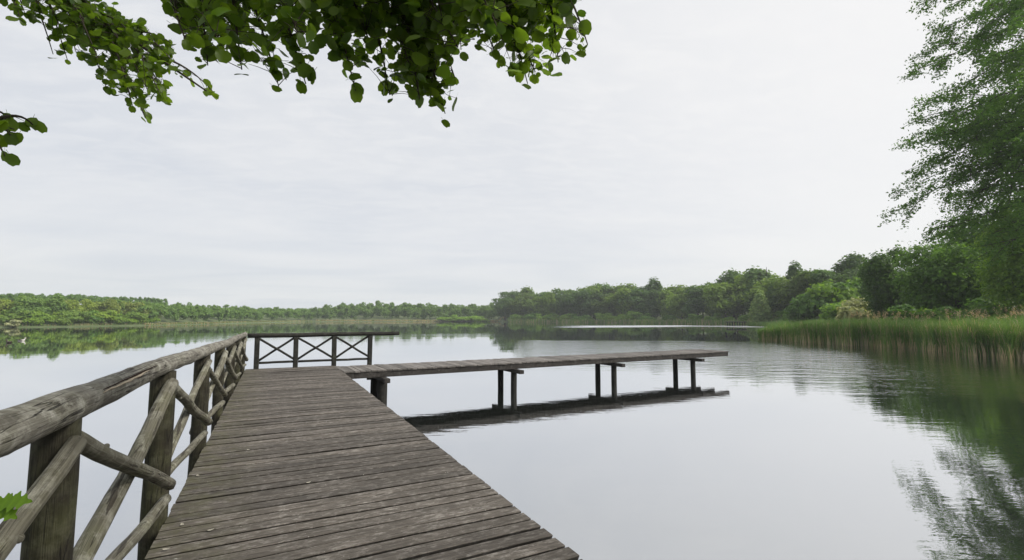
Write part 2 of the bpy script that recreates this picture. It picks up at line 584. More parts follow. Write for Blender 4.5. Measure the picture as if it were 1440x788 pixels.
# ------------------------------------------------------------------ walkway
DX0, DX1, DY1 = -0.68, 1.83, 16.3
root = empty('wooden_walkway', (0.575, 6, 0), 'long weathered grey plank walkway running out over the lake from the foreground', 'walkway')
P = Part(root)
mb = MB()
y = -4.2
k = 0
while y < DY1 - 0.05:
    w = 0.128 + rnd.uniform(-0.006, 0.006)
    gap = rnd.choice((0.014, 0.02, 0.028, 0.038))
    sk = rnd.uniform(-0.006, 0.006)
    z = -0.02 + rnd.uniform(-0.004, 0.004)
    mb.beam((DX0 + rnd.uniform(-0.006, 0.004), y + w / 2 - sk, z + rnd.uniform(-0.003, 0.003)),
            (DX1 + rnd.uniform(-0.004, 0.005), y + w / 2 + sk, z), w, 0.046, 0.004, segs=8, jit=0.007, seed=k, under=0.02)
    y += w + gap
    k += 1
P.add(mb, 'deck_boards', M['deck'])
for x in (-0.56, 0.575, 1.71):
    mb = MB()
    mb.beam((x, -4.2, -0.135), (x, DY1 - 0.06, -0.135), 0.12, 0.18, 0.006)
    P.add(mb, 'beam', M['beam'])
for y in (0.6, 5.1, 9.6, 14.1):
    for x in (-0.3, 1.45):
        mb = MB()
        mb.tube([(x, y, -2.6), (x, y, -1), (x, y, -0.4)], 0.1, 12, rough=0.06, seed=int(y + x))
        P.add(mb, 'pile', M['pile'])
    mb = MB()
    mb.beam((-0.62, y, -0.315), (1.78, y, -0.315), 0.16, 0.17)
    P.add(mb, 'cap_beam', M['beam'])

for k, (x, y) in enumerate(((-0.58, 3.95), (-0.55, 4.35), (-0.35, 4.15), (-0.6, 5.6), (0.35, 4.9), (-0.2, 6.4))):
    mb = MB()
    a = k * 1.7
    L, Wd = 0.028, 0.017
    mb.loft([[(math.cos(a) * u * L - math.sin(a) * v * Wd * w_, math.sin(a) * u * L + math.cos(a) * v * Wd * w_, 0.006 + 0.006 * u * u + dz) for v, dz in ((-1, 0.004), (0, 0.0), (1, 0.005), (0, 0.0015))]
             for u, w_ in ((-1, 0.08), (-0.5, 0.8), (0.1, 1.0), (0.6, 0.7), (1, 0.05))])
    o = mb.build('fallen_leaf', M['fallen'])
    o.scale = (0.8, 0.8, 0.8)
    o.location = (x, y, 0.004)
    tag(o, 'tiny pale fallen leaf lying on the deck boards near the railing', 'leaf', 'fallen leaves on the deck')

# ------------------------------------------------------------------ side pier
PA = Vector((1.86, 14.28, 0))
PB = Vector((18.75, 14.95, 0))
pd = (PB - PA).normalized()
pn = Vector((-pd.y, pd.x, 0))
PWD = 1.68
root = empty('side_pier', (10, 15.4, 0), 'low plank pier without railing, branching right from the walkway on dark piles', 'pier')
P = Part(root)
mb = MB()
s = 0.0
Lp = (PB - PA).length
k = 0
while s < Lp - 0.05:
    w = 0.142 + rnd.uniform(-0.006, 0.006)
    c0 = PA + pd * (s + w / 2)
    far = c0 + pn * (PWD + rnd.uniform(-0.02, 0.02))
    if far.x < 4.0 and c0.x < 1.86:
        pass
    z = -0.02 + rnd.uniform(-0.005, 0.006)
    mb.beam(c0 - pn * rnd.uniform(0.0, 0.03) + Vector((0, 0, z)), far + Vector((0, 0, z)), w, 0.04, 0.005, segs=4, jit=0.008, seed=500 + k)
    s += w + rnd.choice((0.008, 0.012, 0.018))
    k += 1
P.add(mb, 'deck_boards', M['pierdeck'])
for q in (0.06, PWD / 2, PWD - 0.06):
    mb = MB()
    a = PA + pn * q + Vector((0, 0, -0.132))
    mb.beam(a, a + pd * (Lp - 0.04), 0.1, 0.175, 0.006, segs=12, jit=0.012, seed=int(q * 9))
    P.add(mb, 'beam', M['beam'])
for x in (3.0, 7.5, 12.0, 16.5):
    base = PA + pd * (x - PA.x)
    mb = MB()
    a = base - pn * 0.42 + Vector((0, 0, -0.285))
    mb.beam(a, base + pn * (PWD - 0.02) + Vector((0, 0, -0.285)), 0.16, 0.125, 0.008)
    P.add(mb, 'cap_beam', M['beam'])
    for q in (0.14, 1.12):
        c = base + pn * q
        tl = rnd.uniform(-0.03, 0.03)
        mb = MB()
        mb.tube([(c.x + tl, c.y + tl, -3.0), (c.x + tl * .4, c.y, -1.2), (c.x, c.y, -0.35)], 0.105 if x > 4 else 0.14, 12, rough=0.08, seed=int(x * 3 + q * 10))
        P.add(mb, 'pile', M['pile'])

# ------------------------------------------------------------------ log railing along the left edge
RX = -0.75
root = empty('log_railing', (RX, 6, 0), 'rustic railing of thick bare logs with crossed braces along the left walkway edge', 'railing')
P = Part(root)
posts = [-1.7, 0.45, 2.52, 4.56, 6.85, 9.1, 11.3, 13.5, 15.9]


def rail_z(y):
    return float(np.interp(y, [-2, 2, 4, 5.5, 8, 12, 16.3], [1.205, 1.195, 1.18, 1.16, 1.115, 1.06, 1.045]))



def wob(p0, p1, n, amt, seed):
    p0, p1 = Vector(p0), Vector(p1)
    out = []
    for i in range(n + 1):
        t_ = i / n
        b = math.sin(PI * t_)
        q = p0.lerp(p1, t_)
        q += Vector((noise.noise(Vector((seed * 3.3, t_ * 2.2, 1))), 0, noise.noise(Vector((seed * 3.3, t_ * 2.2, 7))))) * amt * (0.4 + b)
        out.append(q)
    return out


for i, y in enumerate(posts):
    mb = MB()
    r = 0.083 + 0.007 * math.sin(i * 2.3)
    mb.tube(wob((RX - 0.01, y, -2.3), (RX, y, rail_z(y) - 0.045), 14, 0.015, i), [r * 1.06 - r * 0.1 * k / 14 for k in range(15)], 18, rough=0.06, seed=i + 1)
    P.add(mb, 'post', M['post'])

# top rail: a few long trunks butted end to end reads as one log
pts = []
rads = []
ny = 150
for i in range(ny + 1):
    t_ = i / ny
    y = -2.0 + t_ * 18.2
    pts.append(Vector((RX + 0.012 + 0.03 * noise.noise(Vector((y * 0.35, 4, 0))), y, rail_z(y) + 0.02 * noise.noise(Vector((y * 0.45, 0, 3))))))
    rads.append(0.067 - 0.001 * t_ + 0.006 * noise.noise(Vector((y * 0.9, 2, 2))))
mb = MB()
mb.tube(pts, rads, 28, rough=0.13, seed=5)
rail = P.add(mb, 'top_rail', M['rail'])


def rail_at(y):
    f = (y + 2.0) / 18.2 * ny
    i = int(f)
    u = f - i
    return pts[i].lerp(pts[i + 1], u), rads[i] * (1 - u) + rads[i + 1] * u


# split along the rail: pale fresh wood below a dark crack
for nm, mt, y0, y1, a0, hw, lift in (('split_wood', 'scar', 2.75, 3.75, 20, 0.011, 0.004), ('crack', 'scar_dark', 2.78, 4.0, 31, 0.005, 0.005)):
    mb = MB()
    nn = 26
    rings = []
    for i in range(nn + 1):
        t_ = i / nn
        c, r = rail_at(y0 + (y1 - y0) * t_)
        w = hw * (math.sin(PI * t_) ** 0.6) * (0.55 + 0.9 * abs(noise.noise(Vector((t_ * 9, a0, 0))))) + 0.0008
        am = R(a0 + 6 * noise.noise(Vector((t_ * 5, 1, a0))) + 10 * t_)
        da = w / r
        ring = []
        for aa, rr in ((am - da, -0.006), (am - da * .5, lift), (am + da * .5, lift), (am + da, -0.006)):
            ring.append(c + Vector((math.cos(aa), 0, math.sin(aa))) * (r * 1.03 + rr))
        rings.append(ring)
    mb.loft(rings, 0, True)
    P.add(mb, nm, M[mt], rail)

for i in range(len(posts) - 1):
    y0, y1 = posts[i], posts[i + 1]
    mb = MB()
    r = 0.037 + 0.004 * math.sin(i * 1.7)
    mb.tube(wob((RX - 0.01, y0 + 0.07, 0.255), (RX + 0.075, y1 - 0.10, 0.18), 12, 0.02, 40 + i), r, 14, rough=0.12, seed=i + 40)
    P.add(mb, 'lower_rail', M['brace'])
    zt = rail_z((y0 + y1) / 2) - 0.14
    for j, (za, zb, dx, dx2) in enumerate(((zt + 0.03, 0.33, 0.02, 0.118), (0.16, zt, -0.05, 0.07))):
        mb = MB()
        r = 0.041 + 0.005 * math.sin(i * 2.9 + j * 2)
        pp = wob((RX + dx, y0 + 0.05, za), (RX + dx2, y1 - (0.26 if j == 0 else 0.04), zb), 14, 0.03, 60 + i * 2 + j)
        mb.tube(pp, [r * (1.06 - 0.12 * k / 14 if j else 0.94 + 0.1 * k / 14) for k in range(15)], 14, rough=0.13, seed=60 + i * 2 + j)
        # knots left from cut side branches
        for kk in range(3):
            c = pp[3 + kk * 4]
            dr = Vector((rnd.uniform(0.2, 1), rnd.uniform(-1, 1), rnd.uniform(-1, 1))).normalized()
            mb.tube([c + dr * r * 0.7, c + dr * r * 1.15, c + dr * r * 1.28], [0.018, 0.013, 0.007], 8, rough=0.2, seed=kk + i)
        P.add(mb, 'brace', M['brace'])

# ------------------------------------------------------------------ end railing
EY = 16.16
root = empty('end_railing', (1.3, EY, 0), 'dark wooden railing with three crossed panels at the far end of the walkway', 'railing')
P = Part(root)
ex = [-0.40, 0.67, 1.79, 2.90]
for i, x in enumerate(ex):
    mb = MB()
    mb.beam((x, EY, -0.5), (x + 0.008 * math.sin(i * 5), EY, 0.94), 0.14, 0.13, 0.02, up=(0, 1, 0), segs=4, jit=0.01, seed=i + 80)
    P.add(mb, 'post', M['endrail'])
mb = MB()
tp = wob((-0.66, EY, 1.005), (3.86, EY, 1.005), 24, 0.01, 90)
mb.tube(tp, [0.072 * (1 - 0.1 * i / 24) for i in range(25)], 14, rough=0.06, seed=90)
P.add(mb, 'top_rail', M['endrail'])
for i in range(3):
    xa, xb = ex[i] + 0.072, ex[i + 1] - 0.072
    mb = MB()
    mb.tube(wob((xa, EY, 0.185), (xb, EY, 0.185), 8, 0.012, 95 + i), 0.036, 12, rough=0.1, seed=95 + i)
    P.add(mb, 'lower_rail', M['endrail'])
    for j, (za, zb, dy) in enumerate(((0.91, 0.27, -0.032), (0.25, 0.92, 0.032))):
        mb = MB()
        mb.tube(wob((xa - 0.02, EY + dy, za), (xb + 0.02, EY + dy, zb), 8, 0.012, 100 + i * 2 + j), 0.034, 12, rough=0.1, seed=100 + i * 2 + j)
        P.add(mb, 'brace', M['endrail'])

# ------------------------------------------------------------------ foliage generators


def leaf_quads(C, Nrm, size, aspect=0.7):
    """C centres (n,3), Nrm normals (n,3), size (n,) -> (n,4,3) rhombic leaf faces"""
    n = len(C)
    rv = rng.normal(size=(n, 3))
    T = np.cross(Nrm, rv)
    T /= np.linalg.norm(T, axis=1, keepdims=True) + 1e-9
    B = np.cross(Nrm, T)
    B /= np.linalg.norm(B, axis=1, keepdims=True) + 1e-9
    s = size[:, None]
    lift = Nrm * s * 0.18
    return np.stack([C - T * s, C + B * s * aspect + lift, C + T * s, C - B * s * aspect + lift], axis=1)


def unit(n):
    v = rng.normal(size=(n, 3))
    return v / np.linalg.norm(v, axis=1, keepdims=True)


def crown_quads(w, h, z0, n, size, lobes=14, flatten=0.8, stray=0.06, top=1.0):
    """irregular crown: w wide, from z0 to h, made of many leaf clumps on lobes"""
    hh = (h - z0) / 2
    zc = z0 + hh
    cen, rad = [], []
    for i in range(lobes):
        while True:
            v = rng.uniform(-1, 1, 3)
            if np.linalg.norm(v) < 1:
                break
        v = v / max(np.linalg.norm(v), 1e-6) * (0.30 + 0.42 * rng.random())
        r = rng.uniform(0.26, 0.44)
        cen.append(v)
        rad.append(r)
    cen = np.array(cen)
    rad = np.array(rad)
    pick = rng.choice(lobes, n, p=rad ** 2 / np.sum(rad ** 2))
    d = unit(n)
    d[:, 2] = np.where(rng.random(n) < 0.5, np.abs(d[:, 2]), d[:, 2])
    rr = rad[pick] * (0.62 + 0.42 * rng.random(n) ** 0.6)
    # sub-clumps: quantise the direction a little so the surface breaks into tufts
    sub = np.sin(d @ np.array([9.1, 3.3, 5.7]) + pick) * np.sin(d @ np.array([-4.2, 8.7, 6.1]) + pick * 2.0)
    rr *= 1 + 0.24 * sub
    q = cen[pick] + d * rr[:, None] * np.array([1, 1, flatten])
    st = rng.random(n) < stray
    q[st] *= 1.06 + 0.1 * rng.random((st.sum(), 1))
    C = q * np.array([w / 2, w / 2, hh]) + np.array([0, 0, zc])
    nr = d + 0.75 * unit(n) + np.array([0, 0, 0.25])
    nr /= np.linalg.norm(nr, axis=1, keepdims=True)
    sz = size * (0.55 + 0.9 * rng.random(n))
    return leaf_quads(C, nr, sz)


def trunk_mb(h, r, lean=0.0, limbs=5, seed=0, spread=0.25):
    q = random.Random(seed)
    mb = MB()
    pts_ = [Vector((lean * (t_ / 6) ** 1.4 * h * 0.1 + 0.02 * h * noise.noise(Vector((seed, t_ * 0.6, 0))), 0.02 * h * noise.noise(Vector((seed, t_ * 0.6, 5))), h * 0.85 * t_ / 6 - (0.25 if t_ == 0 else 0))) for t_ in range(7)]
    mb.tube(pts_, [r * (1.25 if t_ == 0 else 1) * (1 - 0.13 * t_) for t_ in range(7)], 8, rough=0.1, seed=seed)
    for i in range(limbs):
        b = pts_[2 + i % 4]
        a = q.uniform(0, 2 * PI)
        L = h * spread * q.uniform(0.7, 1.2)
        e = b + Vector((math.cos(a) * L, math.sin(a) * L, L * q.uniform(0.5, 1.0)))
        mid = b.lerp(e, 0.5) + Vector((0, 0, -0.08 * L))
        mb.tube([b, mid, e], [r * 0.45, r * 0.3, r * 0.1], 6)
    return mb


# prototypes (w, h, z0) are unit trees of about 10 m, scaled per tree
CR = []
TRK = []
for i in range(7):
    w = [8.5, 6.4, 9.8, 7.8, 5.2, 9.0, 6.8][i]
    z0 = [-0.4, 0.2, -0.6, -0.5, 0.0, 0.3, -0.4][i]
    CR.append(quads('crown_mesh', crown_quads(w, 10.2, z0, 5200, 0.26, [16, 26, 22, 12, 30, 36, 20][i], flatten=[0.8, 0.9, 0.6, 0.75, 1.0, 0.55, 0.8][i], stray=0.09), [M['tree']]))
    tm = trunk_mb(10, 0.2, rnd.uniform(-0.4, 0.4), 6, i + 3)
    ob = tm.build('trunk', M['bark'])
    TRK.append(ob.data)
    bpy.data.objects.remove(ob)
SHR = [quads('shrub_mesh', crown_quads(5.5, 3.6, -0.5, 2200, 0.2, 12), [M['shrub']]) for i in range(3)]


def tree(name, label, cat, x, y, height, tint, group, i, wide=1.0):
    z = gz(x, y) - 0.05
    o = empty(name, (x, y, z), label, cat, group)
    s = height / 10.0
    o.scale = (s * wide, s * wide, s)
    o.rotation_euler = (0, 0, rnd.uniform(0, 2 * PI))
    for nm, me_ in (('trunk', TRK[i % 7]), ('crown', CR[i % 7])):
        c_ = bpy.data.objects.new(nm, me_)
        COL.objects.link(c_)
        c_.parent = o
        c_.color = (*tint, 1)
    return o


ORD = ['first', 'second', 'third', 'fourth', 'fifth', 'sixth', 'seventh', 'eighth', 'ninth', 'tenth', 'eleventh', 'twelfth', 'thirteenth',
       'fourteenth', 'fifteenth', 'sixteenth', 'seventeenth', 'eighteenth', 'nineteenth', 'twentieth', 'twenty-first', 'twenty-second',
       'twenty-third', 'twenty-fourth', 'twenty-fifth', 'twenty-sixth', 'twenty-seventh', 'twenty-eighth', 'twenty-ninth', 'thirtieth',
       'thirty-first', 'thirty-second', 'thirty-third', 'thirty-fourth', 'thirty-fifth', 'thirty-sixth', 'thirty-seventh', 'thirty-eighth',
       'thirty-ninth', 'fortieth']


def pxtop(py, d):
    """height above the ground sheet's -1 of a top seen at row py, distance d"""
    return EYE + (HZ - py) / PXF * d


# ------------------------------------------------------------------ right-hand wood
def skyline(px):
    return np.interp(px, [700, 712, 740, 790, 840, 880, 910, 960, 1000, 1040, 1080, 1110, 1145, 1170, 1200, 1240],
                     [425, 408, 404, 405, 401, 398, 397, 400, 392, 384, 379, 378, 368, 374, 368, 362])


def wood_d(px):
    return np.interp(px, [700, 706, 800, 900, 1000, 1080, 1150, 1240], [266, 266, 242, 210, 172, 146, 122, 104])


for row, (count, back, lift) in enumerate(((26, 6, 0.84), (24, 20, 1.0))):
    for i in range(count):
        px = 712 + (1232 - 712) * (i + (0.5 if row else 0.0)) / (count - 0.5) + rnd.uniform(-5, 5)
        d = float(wood_d(px)) + back + rnd.uniform(-3, 3)
        x, y = flat(px, d)
        topz = pxtop(float(skyline(px)) + (rnd.uniform(-4, 4) if px < 900 else rnd.uniform(-8, 6)), d) * lift * 1.04
        hgt = topz - gz(x, y)
        pale = rnd.random() < 0.3
        tint = (1.35, 1.3, 0.9) if pale else tuple(c_ * (1.3 if row else 1.05) for c_ in rnd.choice(((0.75, 0.8, 0.85), (0.58, 0.64, 0.7), (0.9, 0.88, 0.7), (0.65, 0.75, 0.75))))  # back row tinted brighter in place of sunlit treetops
        look = 'pale yellow green' if pale else rnd.choice(('dark green', 'dusky green', 'deep green'))
        if row == 0:
            lb = '%s front-row tree of the right wood, %s from the left' % (look, ORD[i])
        else:
            lb = 'tall %s back-row tree of the right wood, %s from the left' % (look, ORD[i])
        tree('woodland_tree', lb, 'tree', x, y, hgt, tint, 'trees of the right-hand wood', rnd.choice((0, 2, 3, 5, 0, 2, 5, 1, 6)) if px < 900 else rnd.randrange(7), rnd.uniform(1.0, 1.3))

# the pale willow at the edge of the wood and the pale bushes
x, y = flat(1066, 139)
tree('pale_willow', 'pale silvery green tree standing out before the dark wood above the reed tip', 'tree', x, y, pxtop(402, 139) + 0.9, (2.0, 1.75, 2.2), 'trees of the right-hand wood', 4, 1.0)


CRM = [quads('shrub_mesh', crown_quads(5.5, 3.6, -0.5, 2200, 0.2, 12), [M['cream']])]


def shrub(label, px, d, hgt, tint, group, i, wide=1.0, cream=False):
    x, y = flat(px, d)
    o = link('shrub', CRM[0] if cream else SHR[i % 3])
    s = hgt / 3.6
    o.location = (x, y, gz(x, y))
    o.scale = (s * wide, s * wide, s)
    o.rotation_euler = (0, 0, rnd.uniform(0, 6.28))
    o.color = (*tint, 1)
    return tag(o, label, 'shrub', group)


shrub('bright cream green rounded bush left of the dark tree behind the reeds', 1208, 84, 5.4, (0.9, 0.9, 0.75), 'bushes along the right shore', 0, 1.1, True)
shrub('soft grey green bush left of the cream bush behind the reeds', 1180, 90, 5.0, (1.35, 1.3, 1.3), 'bushes along the right shore', 1, 1.2)
for i in range(12):
    px = 728 + i * 16.5 + rnd.uniform(-4, 4)
    d = float(wood_d(px)) - 2
    shrub('low bright bush under the right wood, %s from the wood\'s left end' % ORD[i], px, d, rnd.uniform(4.0, 5.6),
          rnd.choice(((1.1, 1.1, 0.9), (0.85, 0.95, 0.9), (1.5, 1.4, 1.1))), 'bushes along the right shore', i, 1.35)
for i in range(5):
    shrub('tall leafy bush filling the wood edge above the cream bush, %s from the left' % ORD[i], 1140 + i * 22, 106, rnd.uniform(8, 10),
          ((0.8, 0.9, 0.9), (1.2, 1.15, 0.9), (0.9, 0.95, 0.9), (0.75, 0.85, 0.85), (1.1, 1.1, 0.9))[i], 'bushes along the right shore', i, 0.95)
for i in range(9):
    px = 945 + i * 27 + rnd.uniform(-6, 6)
    d = float(wood_d(px)) - 3
    shrub('low dusky bush at the water edge of the right wood, %s from the gap' % ORD[i], px, d, rnd.uniform(2.6, 4.2),
          rnd.choice(((0.8, 0.85, 0.9), (1.1, 1.1, 1.0))), 'bushes along the right shore', i, 1.3)

# ------------------------------------------------------------------ left bank


def left_sky(px):
    return np.interp(px, [-80, 0, 40, 105, 150, 215, 300, 430], [414, 413, 412, 413.5, 418, 424, 428, 433])


def left_d(px):
    return np.interp(px, [-120, 0, 100, 215, 300, 430], [112, 119, 128, 150, 181, 266])


for i in range(24):
    px = -70 + i * 12.6 + rnd.uniform(-3, 3)
    d = float(left_d(px)) + 3 + rnd.uniform(-1, 4)
    x, y = flat(px, d)
    hgt = pxtop(float(left_sky(px)) + rnd.uniform(1, 9), d) - gz(x, y)
    kind = rnd.choice((0, 0, 1, 2))
    tint = ((2.4, 1.95, 1.35), (1.6, 1.6, 1.5), (2.2, 1.7, 1.6))[kind]
    look = ('sunny yellow green', 'cool mid green', 'brownish olive')[kind]
    tree('shore_tree', '%s tree on the left shore, %s from the left edge' % (look, ORD[i]) if i > 4 else
         '%s tree at the left end of the left shore, %s of the row' % (look, ORD[i]),
         'tree', x, y, hgt, tint, 'trees on the left shore', rnd.randrange(7), rnd.uniform(1.0, 1.3))


for i in range(22):
    px = -60 + i * 13.2 + rnd.uniform(-4, 4)
    d = float(left_d(px)) + rnd.uniform(0.5, 2.0)
    shrub('low waterside bush under the left shore trees, %s from the left edge' % ORD[i], px, d, rnd.uniform(2.6, 4.6),
          rnd.choice(((1.7, 1.5, 1.2), (1.2, 1.25, 1.2), (2.1, 1.7, 1.3), (1.5, 1.3, 1.4))), 'bushes along the left shore', i, 1.15)


def far_wood(name, label, pxs, dfun, skyf, rows, tint, seed, n_face=620, size=0.6):
    """one far wood that reads as a single mass"""
    allq = []
    for j, (gap, dk, up) in enumerate(rows):
        px = pxs[0]
        while px < pxs[1]:
            d = float(dfun(px)) + gap + rnd.uniform(-4, 6)
            x, y = flat(px, d)
            z = gz(x, y)
            top = pxtop(float(skyf(px)) + up + rnd.uniform(-1.5, 3.0), d)
            hgt = max(top - z, 4.0)
            w = hgt * rnd.uniform(0.6, 0.95)
            q = crown_quads(w, hgt, 0.2, n_face, size * hgt / 12, 11, stray=0.05)
            allq.append(q + np.array([x, y, z]))
            px += w * 0.55 / d * PXF
    q = np.concatenate(allq)
    o = link(name, quads(name, q, [M['tree']]))
    o.color = (*tint, 1)
    return tag(o, label, 'wood', kind='stuff')


far_wood('far_wood', 'dark ridge of woodland rising behind the sunny trees of the left shore', (-90, 235),
         left_d, left_sky, ((45, 0, 0), (70, 0, -1)), (1.2, 1.3, 1.3), 3)
far_wood('far_wood', 'long hazy belt of woodland along the receding left shore', (200, 440),
         left_d, left_sky, ((4, 0, 3.5), (16, 0, 1), (34, 0, 0)), (1.4, 1.45, 1.3), 4)


far_wood('far_wood', 'dense undergrowth filling the inside of the right-hand wood behind its tall trees', (712, 1236),
         wood_d, skyline, ((33, 0, 10), (13, 0, 24)), (0.85, 0.9, 0.9), 6)


def mid_sky(px):
    return np.interp(px, [430, 445, 470, 500, 560, 620, 700, 720], [434, 430, 425, 424, 424, 426, 425, 425])


far_wood('far_wood', 'blue green wooded hill across the lake in the middle distance', (438, 725),
         lambda p: np.interp(p, [430, 560, 725], [272, 284, 296]), mid_sky, ((0, 0, 5), (14, 0, 2), (32, 0, 0)), (1.15, 1.2, 1.05), 5)
for i in range(6):
    shrub('pale lime bush on the far shore before the wooded hill, %s from the left' % ORD[i], 622 + i * 11, 282, rnd.uniform(3.0, 4.6),
          (1.7, 1.6, 0.9), 'lime bushes on the far shore', i, 1.6)
shrub('large cream white flowering bush on the left shore at the waterline', 24, 119, 2.0, (1.1, 1.1, 1.1), 'pale bushes on the left shore', 1, 1.2, True)

# ------------------------------------------------------------------ reeds


def reed_mesh(name, X, Y, Z, H, W, dead, lean=0.22, leaves=2):
    """every reed is a bent stalk strip with drooping leaf strips"""
    n = len(X)
    Q, Mi = [], []
    az = rng.uniform(0, 2 * PI, n)
    la = rng.normal(0.6, 0.7, n)
    ln = lean * rng.random(n) * H
    B = np.stack([X, Y, Z], 1)
    wv = np.stack([np.cos(az), np.sin(az), np.zeros(n)], 1)
    lv = np.stack([np.cos(la), np.sin(la), np.zeros(n)], 1)
    ts = [0.0, 0.28, 0.68, 1.0]
    prev = None
    for k, t_ in enumerate(ts):
        c = B + np.stack([np.zeros(n), np.zeros(n), H * t_], 1) + lv * (ln * t_ ** 2)[:, None]
        w = (W * (1.0 - 0.85 * max(0, t_ - 0.35) / 0.65))[:, None] * 0.5
        cur = (c - wv * w, c + wv * w)
        if prev is not None:
            Q.append(np.stack([prev[0], prev[1], cur[1], cur[0]], 1))
            Mi.append(np.where(dead | ((k == 1) & (rng.random(n) < 0.06)), 1, 0))
        prev = cur
    for j in range(leaves):
        t0 = rng.uniform(0.3, 0.85, n)
        a2 = rng.uniform(0, 2 * PI, n)
        dv_ = np.stack([np.cos(a2), np.sin(a2), np.zeros(n)], 1)
        sv = np.stack([-np.sin(a2), np.cos(a2), np.zeros(n)], 1)
        L = (H * rng.uniform(0.16, 0.32, n))[:, None]
        c0 = B + np.stack([np.zeros(n), np.zeros(n), H * t0], 1) + lv * (ln * t0 ** 2)[:, None]
        c1 = c0 + dv_ * L * 0.35 + np.array([0, 0, 1]) * L * 0.75
        c2 = c1 + dv_ * L * 0.55 + np.array([0, 0, 1]) * L * 0.12
        w = (W * 0.55)[:, None]
        Q.append(np.stack([c0 - sv * w * .5, c0 + sv * w * .5, c1 + sv * w * .6, c1 - sv * w * .6], 1))
        Q.append(np.stack([c1 - sv * w * .6, c1 + sv * w * .6, c2 + sv * w * .05, c2 - sv * w * .05], 1))
        Mi += [np.where(dead, 1, 0)] * 2
    return Q, Mi


def rf(px):
    return np.interp(px, [1062, 1150, 1250, 1350, 1440, 1620], [54.5, 46.5, 39.5, 33.5, 28.8, 23])


n = 30000
px = 1064 + (1620 - 1064) * rng.random(n)
dep = np.interp(px, [1064, 1085, 1130, 1250, 1620], [1.0, 7, 15, 17, 15])
u = rng.random(n) ** 1.5
D = rf(px) + np.sin(px * 0.11) * 0.5 + np.sin(px * 0.031) * 0.8 + u * dep
X = F0[0] * D + RT[0] * D * (px - 720) / PXF
Y = F0[1] * D + RT[1] * D * (px - 720) / PXF
Hh = np.interp(px, [1064, 1100, 1180, 1620], [1.3, 1.85, 2.2, 2.35]) * rng.uniform(0.72, 1.1, n) * (1 + 0.09 * np.sin(px * 0.07 + D) + 0.06 * np.sin(px * 0.23 - D * 2.1))
Zb = np.maximum(ground_z(X, Y), WATER - 0.1)
dead = rng.random(n) < np.where(u < 0.05, 0.16, 0.03)
Q, Mi = reed_mesh('reed_bed', X, Y, Zb, Hh, rng.uniform(0.022, 0.05, n), dead)
# short dry stubble at the water's edge
n2_ = 1100
px = 1066 + (1600 - 1066) * rng.random(n2_)
D = rf(px) + np.sin(px * 0.11) * 0.5 + np.sin(px * 0.031) * 0.8 - 1.3 * rng.random(n2_) ** 2.5 + 0.4
X = F0[0] * D + RT[0] * D * (px - 720) / PXF
Y = F0[1] * D + RT[1] * D * (px - 720) / PXF
q2, m2 = reed_mesh('reed_bed', X, Y, np.full(n2_, WATER - 0.05), rng.uniform(0.3, 1.1, n2_), rng.uniform(0.02, 0.045, n2_), np.full(n2_, True), 0.35, 0)
Q += q2
Mi += m2
# last year's plumes, mostly towards the back
n3_ = 260
px = 1190 + (1600 - 1190) * rng.random(n3_)
D = rf(px) + np.interp(px, [1064, 1085, 1130, 1250, 1620], [1.0, 7, 15, 17, 15]) * rng.uniform(0.3, 1.0, n3_)
X = F0[0] * D + RT[0] * D * (px - 720) / PXF
Y = F0[1] * D + RT[1] * D * (px - 720) / PXF
Zb = np.maximum(ground_z(X, Y), WATER - 0.1)
Hp = rng.uniform(2.3, 3.0, n3_)
B = np.stack([X, Y, Zb + Hp], 1)
st = np.stack([B - np.array([.012, 0, 1.2]), B - np.array([-.012, 0, 1.2]), B + np.array([.008, 0, 0]), B - np.array([.008, 0, 0])], 1)
Q.append(st)
Mi.append(np.full(n3_, 1))
for k in range(7):
    c = B + np.stack([rng.normal(0.09, 0.07, n3_), rng.normal(0, 0.06, n3_), 0.02 + 0.055 * k + np.zeros(n3_)], 1)
    Q.append(leaf_quads(c, unit(n3_), rng.uniform(0.05, 0.11, n3_), 0.45))
    Mi.append(np.full(n3_, 2))
o = link('reed_bed', quads('reed_bed', np.concatenate(Q), [M['reed'], M['dryreed'], M['plume']], np.concatenate(Mi)))
tag(o, 'broad bed of tall green reeds with dry stems standing in the water at right', 'reeds', kind='stuff')


def far_reeds(label, pxs, dfun, n, h, w, deadf, depth):
    px = rng.uniform(pxs[0], pxs[1], n)
    D = dfun(px) + rng.random(n) * depth
    X = F0[0] * D + RT[0] * D * (px - 720) / PXF
    Y = F0[1] * D + RT[1] * D * (px - 720) / PXF
    Z = np.maximum(ground_z(X, Y), WATER - 0.1)
    Q, Mi = reed_mesh('reed_bed', X, Y, Z, h * rng.uniform(0.6, 1.1, n), np.full(n, w), rng.random(n) < deadf, 0.2, 1)
    o = link('reed_bed', quads('reed_bed', np.concatenate(Q), [M['reed'], M['dryreed']], np.concatenate(Mi)))
    return tag(o, label, 'reeds', kind='stuff')


far_reeds('thin belt of pale reeds along the water below the right wood', (715, 1092), lambda p: wood_d(p) - 9, 9000, 1.9, 0.11, 0.2, 6)
far_reeds('flat pale meadow of reeds behind the tip of the tall green reeds', (1050, 1250), lambda p: np.interp(p, [1050, 1095, 1150, 1250], [138, 116, 84, 58]), 12000, 1.5, 0.09, 0.03, 22)
far_reeds('narrow straw coloured reed fringe along the receding left shore', (205, 440), lambda p: left_d(p) - 2, 2500, 0.6, 0.2, 0.5, 2)
far_reeds('low straw coloured reed fringe under the trees at far left', (-60, 205), lambda p: left_d(p) - 1, 1500, 0.6, 0.12, 0.3, 2)
far_reeds('thin straw reed line under the wooded hill across the lake', (445, 715), lambda p: np.interp(p, [430, 560, 725], [266, 277, 287]), 2500, 0.9, 0.25, 0.8, 3)

# ------------------------------------------------------------------ big trees on the right


